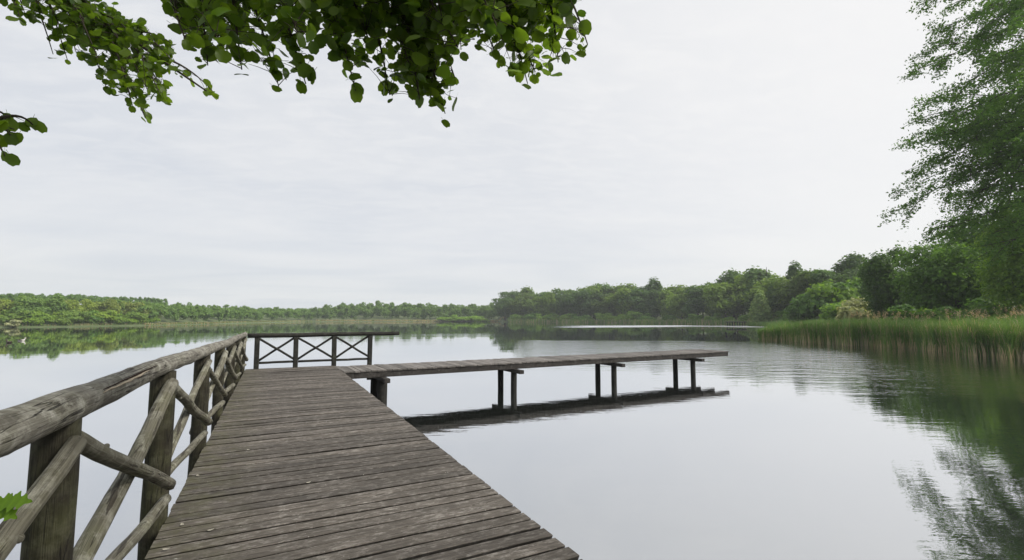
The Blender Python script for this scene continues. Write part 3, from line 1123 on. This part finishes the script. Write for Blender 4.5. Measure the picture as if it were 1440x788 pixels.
def big_tree(name, label, px, d, topy, w_m, tint, n, leaf, mat, z0=0.3, lobes=26, seed=0, cat='tree', group=None):
    x, y = flat(px, d)
    z = gz(x, y) - 0.05
    hgt = pxtop(topy, d) - z
    o = empty(name, (x, y, z), label, cat, group)
    tm = trunk_mb(hgt * 0.85, 0.024 * hgt, 0.2, 8, seed + 20, 0.17)
    tr = tm.build('trunk', M['bark'])
    tr.parent = o
    c_ = link('crown', quads('crown', crown_quads(w_m, hgt, z0, n, leaf, lobes, stray=0.07), [M[mat]]))
    c_.parent = o
    c_.location = (0, 0, 0)
    c_.color = (*tint, 1)
    return o


G4 = 'broad trees behind the reed bed'
big_tree('shore_tree', 'dark green upright tree with airy top behind the reeds, apart from the bushes', 1254, 74, 337, 8.6, (0.58, 0.66, 0.72), 20000, 0.19, 'shrub', -0.6, 20, 1, group=G4)
big_tree('shore_tree', 'broad mid green bushy tree behind the reeds right of the dark upright tree', 1346, 60, 322, 13.0, (0.82, 0.9, 0.86), 32000, 0.18, 'shrub', -0.8, 22, 2, group=G4)
big_tree('shore_tree', 'taller dense green tree rising behind the bushy one by the right edge', 1412, 64, 268, 15, (0.75, 0.85, 0.8), 28000, 0.2, 'shrub', -0.5, 44, 3, group=G4)
big_tree('shore_tree', 'bright yellow green leafy tree cut by the right edge above the reeds', 1452, 47, 270, 8.8, (1.25, 1.2, 0.9), 22000, 0.15, 'shrub', -0.2, 36, 4, group=G4)
for i in range(11):
    shrub('dark low bush under the broad trees behind the reeds, %s from the left' % ORD[i], 1228 + i * 23, rnd.uniform(49, 56), rnd.uniform(3.0, 4.4),
          rnd.choice(((0.75, 0.85, 0.85), (0.9, 0.95, 0.9), (1.05, 1.05, 0.95))), 'bushes behind the reed bed', i, 1.2)

# the tall airy tree whose limbs droop in from beyond the right edge
TD = 43.0
tx, ty = flat(1580, TD)
tz = gz(tx, ty)
root = empty('tall_airy_tree', (tx, ty, tz - 0.1), 'very tall airy tree with fine drooping foliage filling the upper right', 'tree')
P = Part(root)
mb = MB()
tpts = [Vector((tx + 0.3 * math.sin(k * .9), ty + 0.3 * math.cos(k * 1.3), tz - 0.3 + k * 4.2)) for k in range(11)]
mb.tube(tpts, [0.62 * (1 - 0.085 * k) for k in range(11)], 12, rough=0.08, seed=8)
P.add(mb, 'trunk', M['bark'])
tips = [(1292, 8, 0), (1304, 44, 1), (1282, 102, 0), (1296, 150, -2), (1284, 172, 1), (1276, 206, -1), (1270, 243, 2), (1290, 272, 0), (1243, 308, 0),
        (1302, 338, 1), (1330, -30, 2), (1310, -80, 0), (1300, -140, 1), (1330, -190, -2), (1350, -250, 0),
        (1340, 70, 4), (1350, 130, 5), (1345, 200, 5), (1335, 260, 4), (1340, 310, 3), (1370, 20, -4), (1385, 90, -4), (1380, 160, -5),
        (1375, 225, -4), (1380, 290, -3), (1420, 40, -6), (1430, 120, -6), (1425, 200, -6), (1430, 270, -6), (1400, -60, 5), (1410, -130, 5), (1430, -200, 5),
        (1470, 60, 8), (1480, 160, 8), (1480, 240, 7), (1510, 0, -8), (1515, 100, -8), (1520, 200, -8)]
for i in range(24):
    tips.append((rnd.uniform(1325, 1640), rnd.uniform(-260, 335), rnd.uniform(-7, 8)))
for i in range(12):
    tips.append((rnd.uniform(1300, 1470), rnd.uniform(180, 350), rnd.uniform(-5, 7)))
mbl = MB()
LC, LN = [], []


def spray(path, i, r0, length, dens):
    """one limb: thin wood with flat tufts of small leaves strung along it"""
    nS = len(path) - 1
    mbl.tube(path, [r0 * (1 - t_ / nS) ** 1.1 + 0.016 for t_ in range(nS + 1)], 5, caps=False)
    for k in range(int(dens * length)):
        f = nS * (0.22 + 0.78 * rnd.random() ** 0.8)
        ii = min(int(f), nS - 1)
        base = path[ii].lerp(path[ii + 1], f - ii)
        dirv = (path[ii + 1] - path[ii]).normalized()
        side = dirv.cross(Vector((0, 0, 1))).normalized()
        reach = (1.5 * (1 - f / nS) + 0.30) * rnd.random() ** 0.7
        e = base + side * rnd.choice((-1, 1)) * reach * rnd.uniform(0.4, 1.0) + dirv * reach * rnd.uniform(0.2, 0.9)
        e = e + Vector((0, 0, rnd.gauss(-0.08, 0.42) * (0.5 + reach)))
        if k % 2 == 0:
            mbl.tube([base, base.lerp(e, 0.5) + Vector((0, 0, 0.06)), e], [0.016, 0.011, 0.005], 3, caps=False)
        nl = rnd.randrange(6, 15)
        off = rng.normal(size=(nl, 3)) * np.array([0.19, 0.19, 0.10]) * rnd.uniform(0.6, 1.3)
        off = off + np.outer(rng.normal(size=nl) * 0.3, np.array(dirv))
        LC.append(np.array(e) + off)
        nn_ = unit(nl) + np.array([0, 0, 0.8])
        LN.append(nn_ / np.linalg.norm(nn_, axis=1, keepdims=True))


for i, (qx, qy, dd) in enumerate(tips):
    tip = Vector(at(qx, qy, TD + dd))
    L0 = math.hypot(tip.x - tx, tip.y - ty) + 0.5
    zb = min(tip.z + L0 * rnd.uniform(0.12, 0.5), tpts[-1].z - 1)
    zb = max(zb, tz + 6)
    b = Vector((tx, ty, zb))
    c1 = b.lerp(tip, 0.45) + Vector((rnd.uniform(-.8, .8), rnd.uniform(-.8, .8), L0 * rnd.uniform(0.02, 0.16)))
    path = []
    nS = 14
    for k in range(nS + 1):
        t_ = k / nS
        q = b * (1 - t_) ** 2 + c1 * 2 * t_ * (1 - t_) + tip * t_ * t_
        q = q + Vector((noise.noise(Vector((i, t_ * 3, 0))), noise.noise(Vector((i, t_ * 3, 4))), noise.noise(Vector((i, t_ * 3, 8))))) * 0.9 * t_ * (1 - t_ * .5)
        path.append(q)
    spray(path, i, 0.10, L0, 4.0)
    for k in range(5):
        f = rnd.uniform(0.3, 0.9)
        p0 = path[int(f * nS)]
        dv_ = (path[int(f * nS) + 1] - p0).normalized()
        sdv = dv_.cross(Vector((0, 0, 1))).normalized()
        Ls = L0 * (1 - f) * rnd.uniform(0.5, 0.85) + 1.0
        e = p0 + (dv_ * rnd.uniform(0.6, 1.0) + sdv * rnd.uniform(-0.8, 0.8) + Vector((0, 0, rnd.uniform(-0.6, 0.4)))).normalized() * Ls
        sub = [p0.lerp(e, j / 5) + Vector((0, 0, 0.10 * Ls * math.sin(PI * j / 5))) for j in range(6)]
        spray(sub, i, 0.04, Ls, 4.6)
P.add(mbl, 'limbs', M['twig'])
LC = np.concatenate(LC)
LN = np.concatenate(LN)
cr = P.add_mesh('crown', quads('crown', leaf_quads(LC, LN, rng.uniform(0.075, 0.17, len(LC)), 0.55), [M['ash']]))
cr.color = (1.15, 1.3, 1.15, 1)

# ------------------------------------------------------------------ overhanging alder


def in_poly(px, py, poly):
    inside = False
    j = len(poly) - 1
    for i in range(len(poly)):
        xi, yi = poly[i]
        xj, yj = poly[j]
        if (yi > py) != (yj > py) and px < (xj - xi) * (py - yi) / (yj - yi + 1e-9) + xi:
            inside = not inside
        j = i
    return inside


def round_leaf(c, nrm, axis, size, V, Fi, St, cup=0.12, seed=0):
    """alder leaf: broad round blade with a blunt notched tip, folded a little on its midrib, on a short stalk"""
    nrm = nrm.normalized()
    ax = (axis - nrm * axis.dot(nrm)).normalized()
    sd = nrm.cross(ax) * rnd.uniform(0.82, 1.08)
    N = 16
    base = len(V)
    V.append(c + nrm * size * 0.02)
    for k in range(N):
        th = 2 * PI * k / N
        r = 1.0 + 0.05 * math.cos(2 * th) + (0.04 if k % 2 else -0.02)
        if k == 0:
            r *= 0.86
        xx = math.cos(th) * r
        yy = math.sin(th) * r * 0.9
        lift = cup * abs(yy) - 0.10 * xx * xx + 0.05 * math.sin(3 * th + seed)
        V.append(c + ax * xx * size + sd * yy * size + nrm * lift * size)
    for k in range(N):
        St.append(len(Fi))
        Fi += [base, base + 1 + k, base + 1 + (k + 1) % N]
    # stalk
    b2 = len(V)
    p0 = c - ax * size * 0.95
    p1 = c - ax * size * 1.7 - nrm * size * 0.1
    w = sd * size * 0.03
    V.extend([p0 - w, p0 + w, p1 + w, p1 - w])
    St.append(len(Fi))
    Fi += [b2, b2 + 1, b2 + 2, b2 + 3]


AT = Vector((-3.1, -2.4, 0))
az0 = gz(AT.x, AT.y)
root = empty('alder_tree', (AT.x, AT.y, az0), 'leafy alder on the near bank with round leaved branches hanging across the top', 'tree')
P = Part(root)
mb = MB()
apts = [Vector((AT.x + 0.12 * k, AT.y + 0.10 * k, az0 - 0.2 + 1.15 * k)) for k in range(9)]
mb.tube(apts, [0.2 - 0.018 * k for k in range(9)], 14, rough=0.08, seed=3)
P.add(mb, 'trunk', M['bark'])

MAIN = [(222, -210), (228, 5), (245, 40), (262, 58), (278, 92), (300, 98), (325, 90), (342, 103), (362, 96), (378, 118), (395, 128), (420, 120), (438, 128), (452, 95),
        (478, 98), (505, 136), (520, 118), (545, 140), (575, 138), (608, 150), (622, 168), (640, 160), (655, 145), (642, 118), (632, 92), (652, 68), (690, 74), (705, 92),
        (722, 108), (742, 125), (765, 112), (788, 92), (820, 92), (834, 58), (812, 44), (800, 18), (850, -60), (900, -130), (860, -210)]
LEFT = [(-90, -170), (0, 8), (12, 32), (45, 38), (62, 50), (72, 75), (98, 92), (112, 82), (135, 108), (150, 132), (182, 152), (205, 170), (216, 160), (212, 140), (240, 150), (262, 140),
        (302, 146), (308, 124), (262, 100), (240, 88), (248, 62), (214, 48), (200, 28), (172, 22), (150, -60), (130, -170)]
LEFTMOST = [(-60, 140), (0, 158), (24, 170), (52, 172), (52, 186), (30, 196), (22, 214), (16, 232), (-60, 250)]

# (polygon, twig ends (px, py), depth range, leaf radius range, leaf count, branch path)
specs = [
    (MAIN, [(262, 60), (292, 92), (340, 98), (392, 122), (430, 118), (500, 128), (548, 134), (590, 140), (626, 160), (640, 110), (700, 85), (742, 118), (785, 88), (826, 62), (800, 20), (330, 40), (420, 50),
            (520, 60), (600, 60), (700, 40), (760, 50)],
     (1.75, 2.9), (0.019, 0.037), 8200, [(-60, -260, 2.6), (200, -140, 2.4), (420, -95, 2.2), (640, -80, 2.1), (840, -90, 2.1)]),
    (LEFT, [(30, 30), (95, 85), (150, 125), (205, 165), (235, 140), (300, 130), (240, 60), (120, 30), (190, 60), (60, 20)],
     (3.1, 4.0), (0.020, 0.038), 1900, [(-420, -330, 3.0), (-120, -120, 3.4), (40, -60, 3.5), (150, 30, 3.5), (290, 128, 3.5)]),
    (LEFTMOST, [(48, 178), (15, 190), (10, 225)], (2.0, 2.3), (0.026, 0.038), 14, [(-420, 60, 2.0), (-160, 130, 2.1), (-40, 165, 2.15), (20, 182, 2.15)]),
]


def to_path(lst, n=18):
    P3 = [Vector(at(*q)) for q in lst]
    P3 = [apts[3].copy()] + P3
    out = []
    m = len(P3)
    for k in range(n + 1):
        f = k / n * (m - 1)
        i = min(int(f), m - 2)
        u = f - i
        p0, p1, p2, p3 = P3[max(i - 1, 0)], P3[i], P3[i + 1], P3[min(i + 2, m - 1)]
        out.append(0.5 * ((2 * p1) + (p2 - p0) * u + (2 * p0 - 5 * p1 + 4 * p2 - p3) * u * u + (3 * p1 - p0 - 3 * p2 + p3) * u ** 3))
    return out


for si, (poly, ends, dr, lr, cnt, bp_) in enumerate(specs):
    mb = MB()
    path = to_path(bp_)
    mb.tube(path, [(0.045, 0.035, 0.012)[si] * (1 - k / len(path)) + (0.006, 0.004, 0.002)[si] for k in range(len(path))], 8, rough=0.1, seed=si)
    twigs = []
    ends = list(ends)
    want = len(ends) + (64 if si == 0 else 38 if si == 1 else 2)
    while len(ends) < want:
        q = (rnd.uniform(-40, 840), rnd.uniform(-200, 170))
        if in_poly(q[0], q[1], poly):
            ends.append(q)
    for (ex_, ey_) in ends:
        d = rnd.uniform(*dr)
        e = Vector(at(ex_, ey_, d))
        cand = min(path[4:], key=lambda q: abs(proj(np.array(q))[0] - (ex_ - 60)) + abs(proj(np.array(q))[1] - (ey_ - 80)) * 0.5)
        mid = cand.lerp(e, 0.5) + Vector((rnd.uniform(-.05, .05), rnd.uniform(-.05, .05), 0.08))
        tw = []
        for k in range(9):
            u = k / 8
            tw.append(cand * (1 - u) ** 2 + mid * 2 * u * (1 - u) + e * u * u)
        mb.tube(tw, [0.009 * (1 - k / 9) + 0.0016 for k in range(9)], 5, caps=False)
        twigs.append(tw)
    V_, Fi, St = [], [], []
    for tw in twigs:
        tipd = (tw[-1] - tw[-2]).normalized()
        for q in range(3):
            c = tw[-1 - q] + tipd * 0.02 + Vector((rnd.gauss(0, .012), rnd.gauss(0, .012), rnd.gauss(0, .012)))
            nrm = (Vector(CAM) - c).normalized() * 0.8 + Vector((0, 0, 0.4)) + Vector((rnd.gauss(0, .4), rnd.gauss(0, .4), rnd.gauss(0, .4)))
            round_leaf(c, nrm, tipd + Vector((rnd.gauss(0, .5), rnd.gauss(0, .5), 0)), rnd.uniform(*lr) * 0.9, V_, Fi, St, 0.1, q)
    made = 0
    tries = 0
    while made < cnt and tries < cnt * 60:
        tries += 1
        tw = rnd.choice(twigs)
        k = rnd.uniform(0.1, 8)
        i = min(int(k), 7)
        b = tw[i].lerp(tw[i + 1], k - i)
        spread = 0.025 + 0.065 * rnd.random()
        if si == 1:
            spread *= 1.1
        off = Vector((rnd.gauss(0, 1), rnd.gauss(0, 1), rnd.gauss(-0.2, 0.9))) * spread
        c = b + off
        qx, qy, qz = proj(np.array(c))
        sz = rnd.uniform(*lr)
        if rnd.random() < 0.2:
            sz *= 0.62
        marg = sz / float(qz) * PXF * 0.4
        qx, qy = float(qx), float(qy)
        if not all(in_poly(qx + ux * marg, qy + uy * marg, poly) for ux, uy in ((1, 0), (-1, 0), (0, 1), (0, -1))):
            continue
        toc = (Vector(CAM) - c).normalized()
        nrm = Vector((0, 0, 0.55)) * rnd.choice((1, 1, -1)) + toc * rnd.uniform(0.2, 0.9) + Vector((rnd.gauss(0, 1), rnd.gauss(0, 1), rnd.gauss(0, 1))) * 0.42
        axis = off.normalized() + Vector((0, 0, -0.5)) + Vector((rnd.gauss(0, .4), rnd.gauss(0, .4), 0))
        round_leaf(c, nrm, axis, sz, V_, Fi, St, rnd.uniform(0.0, 0.36), rnd.uniform(0, 6))
        if off.length > 0.03:
            mb.tube([b, b.lerp(c, 0.55) + Vector((0, 0, 0.012)), c - axis.normalized() * sz * 0.9], [0.0022, 0.0016, 0.001], 4, caps=False)
        made += 1
    br = P.add(mb, 'branch', M['twig'])
    lv = P.add_mesh('leaves', mesh_np('leaves', [tuple(v) for v in V_], Fi, St, [M['alder']], smooth=True), br)
# the rest of the crown, above the picture
n = 5000
C = np.stack([rng.normal(-0.3, 2.3, n), rng.normal(0.2, 1.5, n), rng.uniform(3.6, 8.5, n)], 1)
qx, qy, qz = proj(C)
ok = (qz < 0.2) | (qy < -140)
ok &= np.linalg.norm(C - CAM, axis=1) > 1.6
C = C[ok]
nn_ = unit(len(C)) + np.array([0, 0, 0.8])
nn_ /= np.linalg.norm(nn_, axis=1, keepdims=True)
P.add_mesh('crown', quads('crown', leaf_quads(C, nn_, rng.uniform(0.05, 0.085, len(C)), 0.85), [M['alder']]))

# ------------------------------------------------------------------ oak sprig at the lower left
lx = Vector(at(22, 712, 0.95))
ob = Vector((-2.0, -0.4, 0))
ob.z = gz(ob.x, ob.y) - 0.05
root = empty('oak_sapling', ob, 'small bright green lobed oak sprig poking in at the lower left', 'sapling')
P = Part(root)
mb = MB()
e = lx + Vector((-0.03, -0.02, 0.005))
mid = ob.lerp(e, 0.5) + Vector((-0.25, 0.05, 0.35))
st_ = []
for k in range(13):
    u = k / 12
    st_.append(ob * (1 - u) ** 2 + mid * 2 * u * (1 - u) + e * u * u)
mb.tube(st_, [0.010 - 0.0006 * k for k in range(13)], 7)
P.add(mb, 'stem', M['twig'])


def oak_leaf(c, nrm, axis, L, V, Fi, St):
    nrm = nrm.normalized()
    ax = (axis - nrm * axis.dot(nrm)).normalized()
    sd = nrm.cross(ax)
    m = 22
    base = len(V)
    for k in range(m + 1):
        u = k / m
        w = 0.30 * math.sin(PI * (0.06 + 0.92 * u) ** 0.9) * (1 + 0.34 * math.cos(2 * PI * 4 * u + 0.6))
        sag = -0.16 * u * u
        mid_ = c + ax * (u * L) + nrm * sag * L
        V += [mid_ - sd * w * L + nrm * 0.05 * L, mid_, mid_ + sd * w * L + nrm * 0.05 * L]
    for k in range(m):
        for q in (0, 1):
            a = base + 3 * k + q
            St.append(len(Fi))
            Fi += [a, a + 1, a + 4, a + 3]


toc = Vector(-FW)
rt = Vector(RT)
for k, (dx, dz, ang, L) in enumerate(((-0.032, 0.006, 8, 0.056), (-0.034, -0.004, -28, 0.046), (-0.05, 0.0, 30, 0.05), (-0.065, -0.01, 200, 0.05))):
    V_, Fi, St = [], [], []
    ax = rt * math.cos(R(ang)) + Vector((0, 0, 1)) * math.sin(R(ang))
    oak_leaf(lx + rt * dx + Vector((0, 0, dz)), toc * 0.8 + Vector((0, 0, 0.8)) + rt * 0.1 * k, ax, L, V_, Fi, St)
    P.add_mesh('leaf', mesh_np('leaf', [tuple(v) for v in V_], Fi, St, [M['oak']], smooth=True))

# ------------------------------------------------------------------ ducks on the left water


def duck(label, px, py, face, pale):
    d = (EYE - WATER) * PXF / (py - HZ)
    x, y = flat(px, d)
    o = empty('duck', (x, y, WATER), label, 'duck', 'ducks on the left water')
    o.rotation_euler = (0, 0, face)
    mb = MB()
    prof = [(-0.30, 0.10, 0.01), (-0.24, 0.085, 0.05), (-0.15, 0.06, 0.10), (0.0, 0.05, 0.125), (0.12, 0.06, 0.115), (0.2, 0.10, 0.085),
            (0.235, 0.17, 0.055), (0.245, 0.23, 0.045), (0.255, 0.27, 0.055), (0.275, 0.30, 0.06), (0.31, 0.31, 0.05), (0.345, 0.305, 0.02)]
    mb.tube([(a, 0, b) for a, b, _ in prof], [r for _, _, r in prof], 12)
    b_ = mb.build('body', M['duckwhite'] if pale else M['duckbody'])
    b_.parent = o
    for s_ in (-1, 1):
        mb = MB()
        mb.tube([(0.1, s_ * 0.085, 0.1), (0.0, s_ * 0.105, 0.1), (-0.14, s_ * 0.09, 0.115), (-0.27, s_ * 0.04, 0.13)], [0.02, 0.055, 0.05, 0.01], 8)
        w_ = mb.build('wing', M['duckbody'])
        w_.parent = o
    mb = MB()
    mb.tube([(0.34, 0, 0.305), (0.37, 0, 0.30), (0.40, 0, 0.295)], [0.018, 0.017, 0.012], 8)
    w_ = mb.build('bill', M['bill'])
    w_.parent = o


duck('dark duck swimming left of the pale duck on the left water', 18, 482, R(150), False)
duck('pale breasted duck swimming right of the dark duck on the left water', 35, 479.5, R(20), True)

# ------------------------------------------------------------------ little landing stage on the far right shore
d = 142
x, y = flat(1034, d)
root = empty('landing_stage', (x, y, WATER), 'small pale landing stage on dark posts at the far shore under the right wood', 'landing stage')
root.rotation_euler = (0, 0, -YAW)
mb = MB()
for k in range(22):
    mb.beam((-2.6 + k * 0.245, -0.9, 1.25), (-2.6 + k * 0.245, 0.9, 1.25), 0.22, 0.08)
mb.build('deck_boards', M['pierdeck'], root)
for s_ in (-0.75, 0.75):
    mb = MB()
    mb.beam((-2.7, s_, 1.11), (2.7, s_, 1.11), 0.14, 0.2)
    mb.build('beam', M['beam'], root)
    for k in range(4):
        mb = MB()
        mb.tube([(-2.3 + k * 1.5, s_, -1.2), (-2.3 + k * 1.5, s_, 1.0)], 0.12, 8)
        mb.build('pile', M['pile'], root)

# ------------------------------------------------------------------ haze
me = bpy.data.meshes.new('haze')
hs, hb, ht = 1010, -5.5, 52
hv = [(-hs, -hs, hb), (hs, -hs, hb), (hs, hs, hb), (-hs, hs, hb), (-hs, -hs, ht), (hs, -hs, ht), (hs, hs, ht), (-hs, hs, ht)]
me.from_pydata(hv, [], [(3, 2, 1, 0), (4, 5, 6, 7), (0, 1, 5, 4), (1, 2, 6, 5), (2, 3, 7, 6), (3, 0, 4, 7)])
t = NT('lake_haze')
pv = t.n('ShaderNodeVolumePrincipled')
pv.inputs['Color'].default_value = (0.93, 0.97, 1.0, 1)
pv.inputs['Density'].default_value = 0.0003
pv.inputs['Anisotropy'].default_value = 0.2
t.put(t.out.inputs['Volume'], pv.outputs[0])
me.materials.append(t.m)
tag(link('haze', me), kind='stuff')
for o in bpy.data.objects:
    if o.name == 'haze':
        o['label'] = 'thin pale haze hanging in the air over the whole lake'
        o['category'] = 'haze'

# ------------------------------------------------------------------ sky and sun
SUN_EL = R(44)
SUN_AZ = YAW + R(98)                      # clockwise from +Y: high to the right, a little behind the camera
sd = Vector((math.sin(SUN_AZ) * math.cos(SUN_EL), math.cos(SUN_AZ) * math.cos(SUN_EL), math.sin(SUN_EL)))
w = bpy.data.worlds.new('World')
scene.world = w
w.use_nodes = True
t = NT.__new__(NT)
t.t = w.node_tree
t.t.nodes.clear()
out = t.t.nodes.new('ShaderNodeOutputWorld')
sky = t.t.nodes.new('ShaderNodeTexSky')
sky.sky_type = 'NISHITA'
sky.sun_disc = False
sky.sun_elevation = SUN_EL
sky.sun_rotation = SUN_AZ
sky.air_density = 1.0
sky.dust_density = 2.0
gen = t.n('ShaderNodeTexCoord').outputs['Generated']
sep = t.n('ShaderNodeSeparateXYZ')
t.put(sep.inputs[0], gen)
zz = t.math('ADD', t.math('MAXIMUM', sep.outputs[2], 0.0), 0.10)
cx_ = t.math('DIVIDE', sep.outputs[0], zz)
cy_ = t.math('DIVIDE', sep.outputs[1], zz)
cv = t.n('ShaderNodeCombineXYZ')
t.put(cv.inputs[0], cx_)
t.put(cv.inputs[1], cy_)
rot = t.mapping(cv.outputs[0], (1, 1, 1), (0, 0, R(20)))
band = t.noise(t.mapping(rot, (0.5, 0.9, 1)), 1.0, 5, 0.5, 0.6)
rip = t.noise(t.mapping(rot, (5.0, 9.0, 1)), 1.0, 4, 0.6, 0.6)
dot = t.n('ShaderNodeVectorMath', _operation='DOT_PRODUCT')
t.put(dot.inputs[0], gen)
dot.inputs[1].default_value = Vector((math.sin(YAW + R(66)) * 0.85, math.cos(YAW + R(66)) * 0.85, 0.52))   # thinnest, brightest cloud
glow = t.ramp(dot.outputs['Value'], [(0.0, 0.0), (0.5, 0.12), (0.82, 0.7), (1.0, 1.0)])
ccol = t.mix(t.ramp(band, [(0.3, 0.0), (0.7, 1.0)]), (6.95, 7.3, 7.9), (8.3, 8.42, 8.65))
ccol = t.mix(t.math('MULTIPLY', t.ramp(rip, [(0.42, 0.0), (0.66, 1.0)]), t.ramp(sep.outputs[2], [(0.08, 0.0), (0.45, 0.6)])), ccol, (9.0, 9.05, 9.15))
ccol = t.mix(t.math('MULTIPLY', glow, 1.0), ccol, (9.9, 9.8, 9.7))
fin = t.mix(0.93, sky.outputs[0], ccol)
bg = t.t.nodes.new('ShaderNodeBackground')
bg.inputs['Strength'].default_value = 0.1
t.put(bg.inputs['Color'], fin)
t.t.links.new(bg.outputs[0], out.inputs['Surface'])

sl = bpy.data.lights.new('sun', 'SUN')
sl.energy = 4.0
sl.angle = R(13)
sl.color = (1.0, 0.95, 0.87)
so = bpy.data.objects.new('sun', sl)
COL.objects.link(so)
so.rotation_euler = sd.to_track_quat('Z', 'Y').to_euler()

# ------------------------------------------------------------------ render settings
scene.view_settings.view_transform = 'Standard'
scene.view_settings.look = 'None'
scene.view_settings.exposure = 0.0
scene.view_settings.gamma = 1.0
scene.cycles.use_denoising = True
scene.cycles.max_bounces = 8
scene.cycles.diffuse_bounces = 3
scene.cycles.glossy_bounces = 3
scene.cycles.transmission_bounces = 3
scene.cycles.volume_bounces = 2
scene.cycles.volume_step_rate = 4
scene.cycles.caustics_reflective = False
scene.cycles.caustics_refractive = False
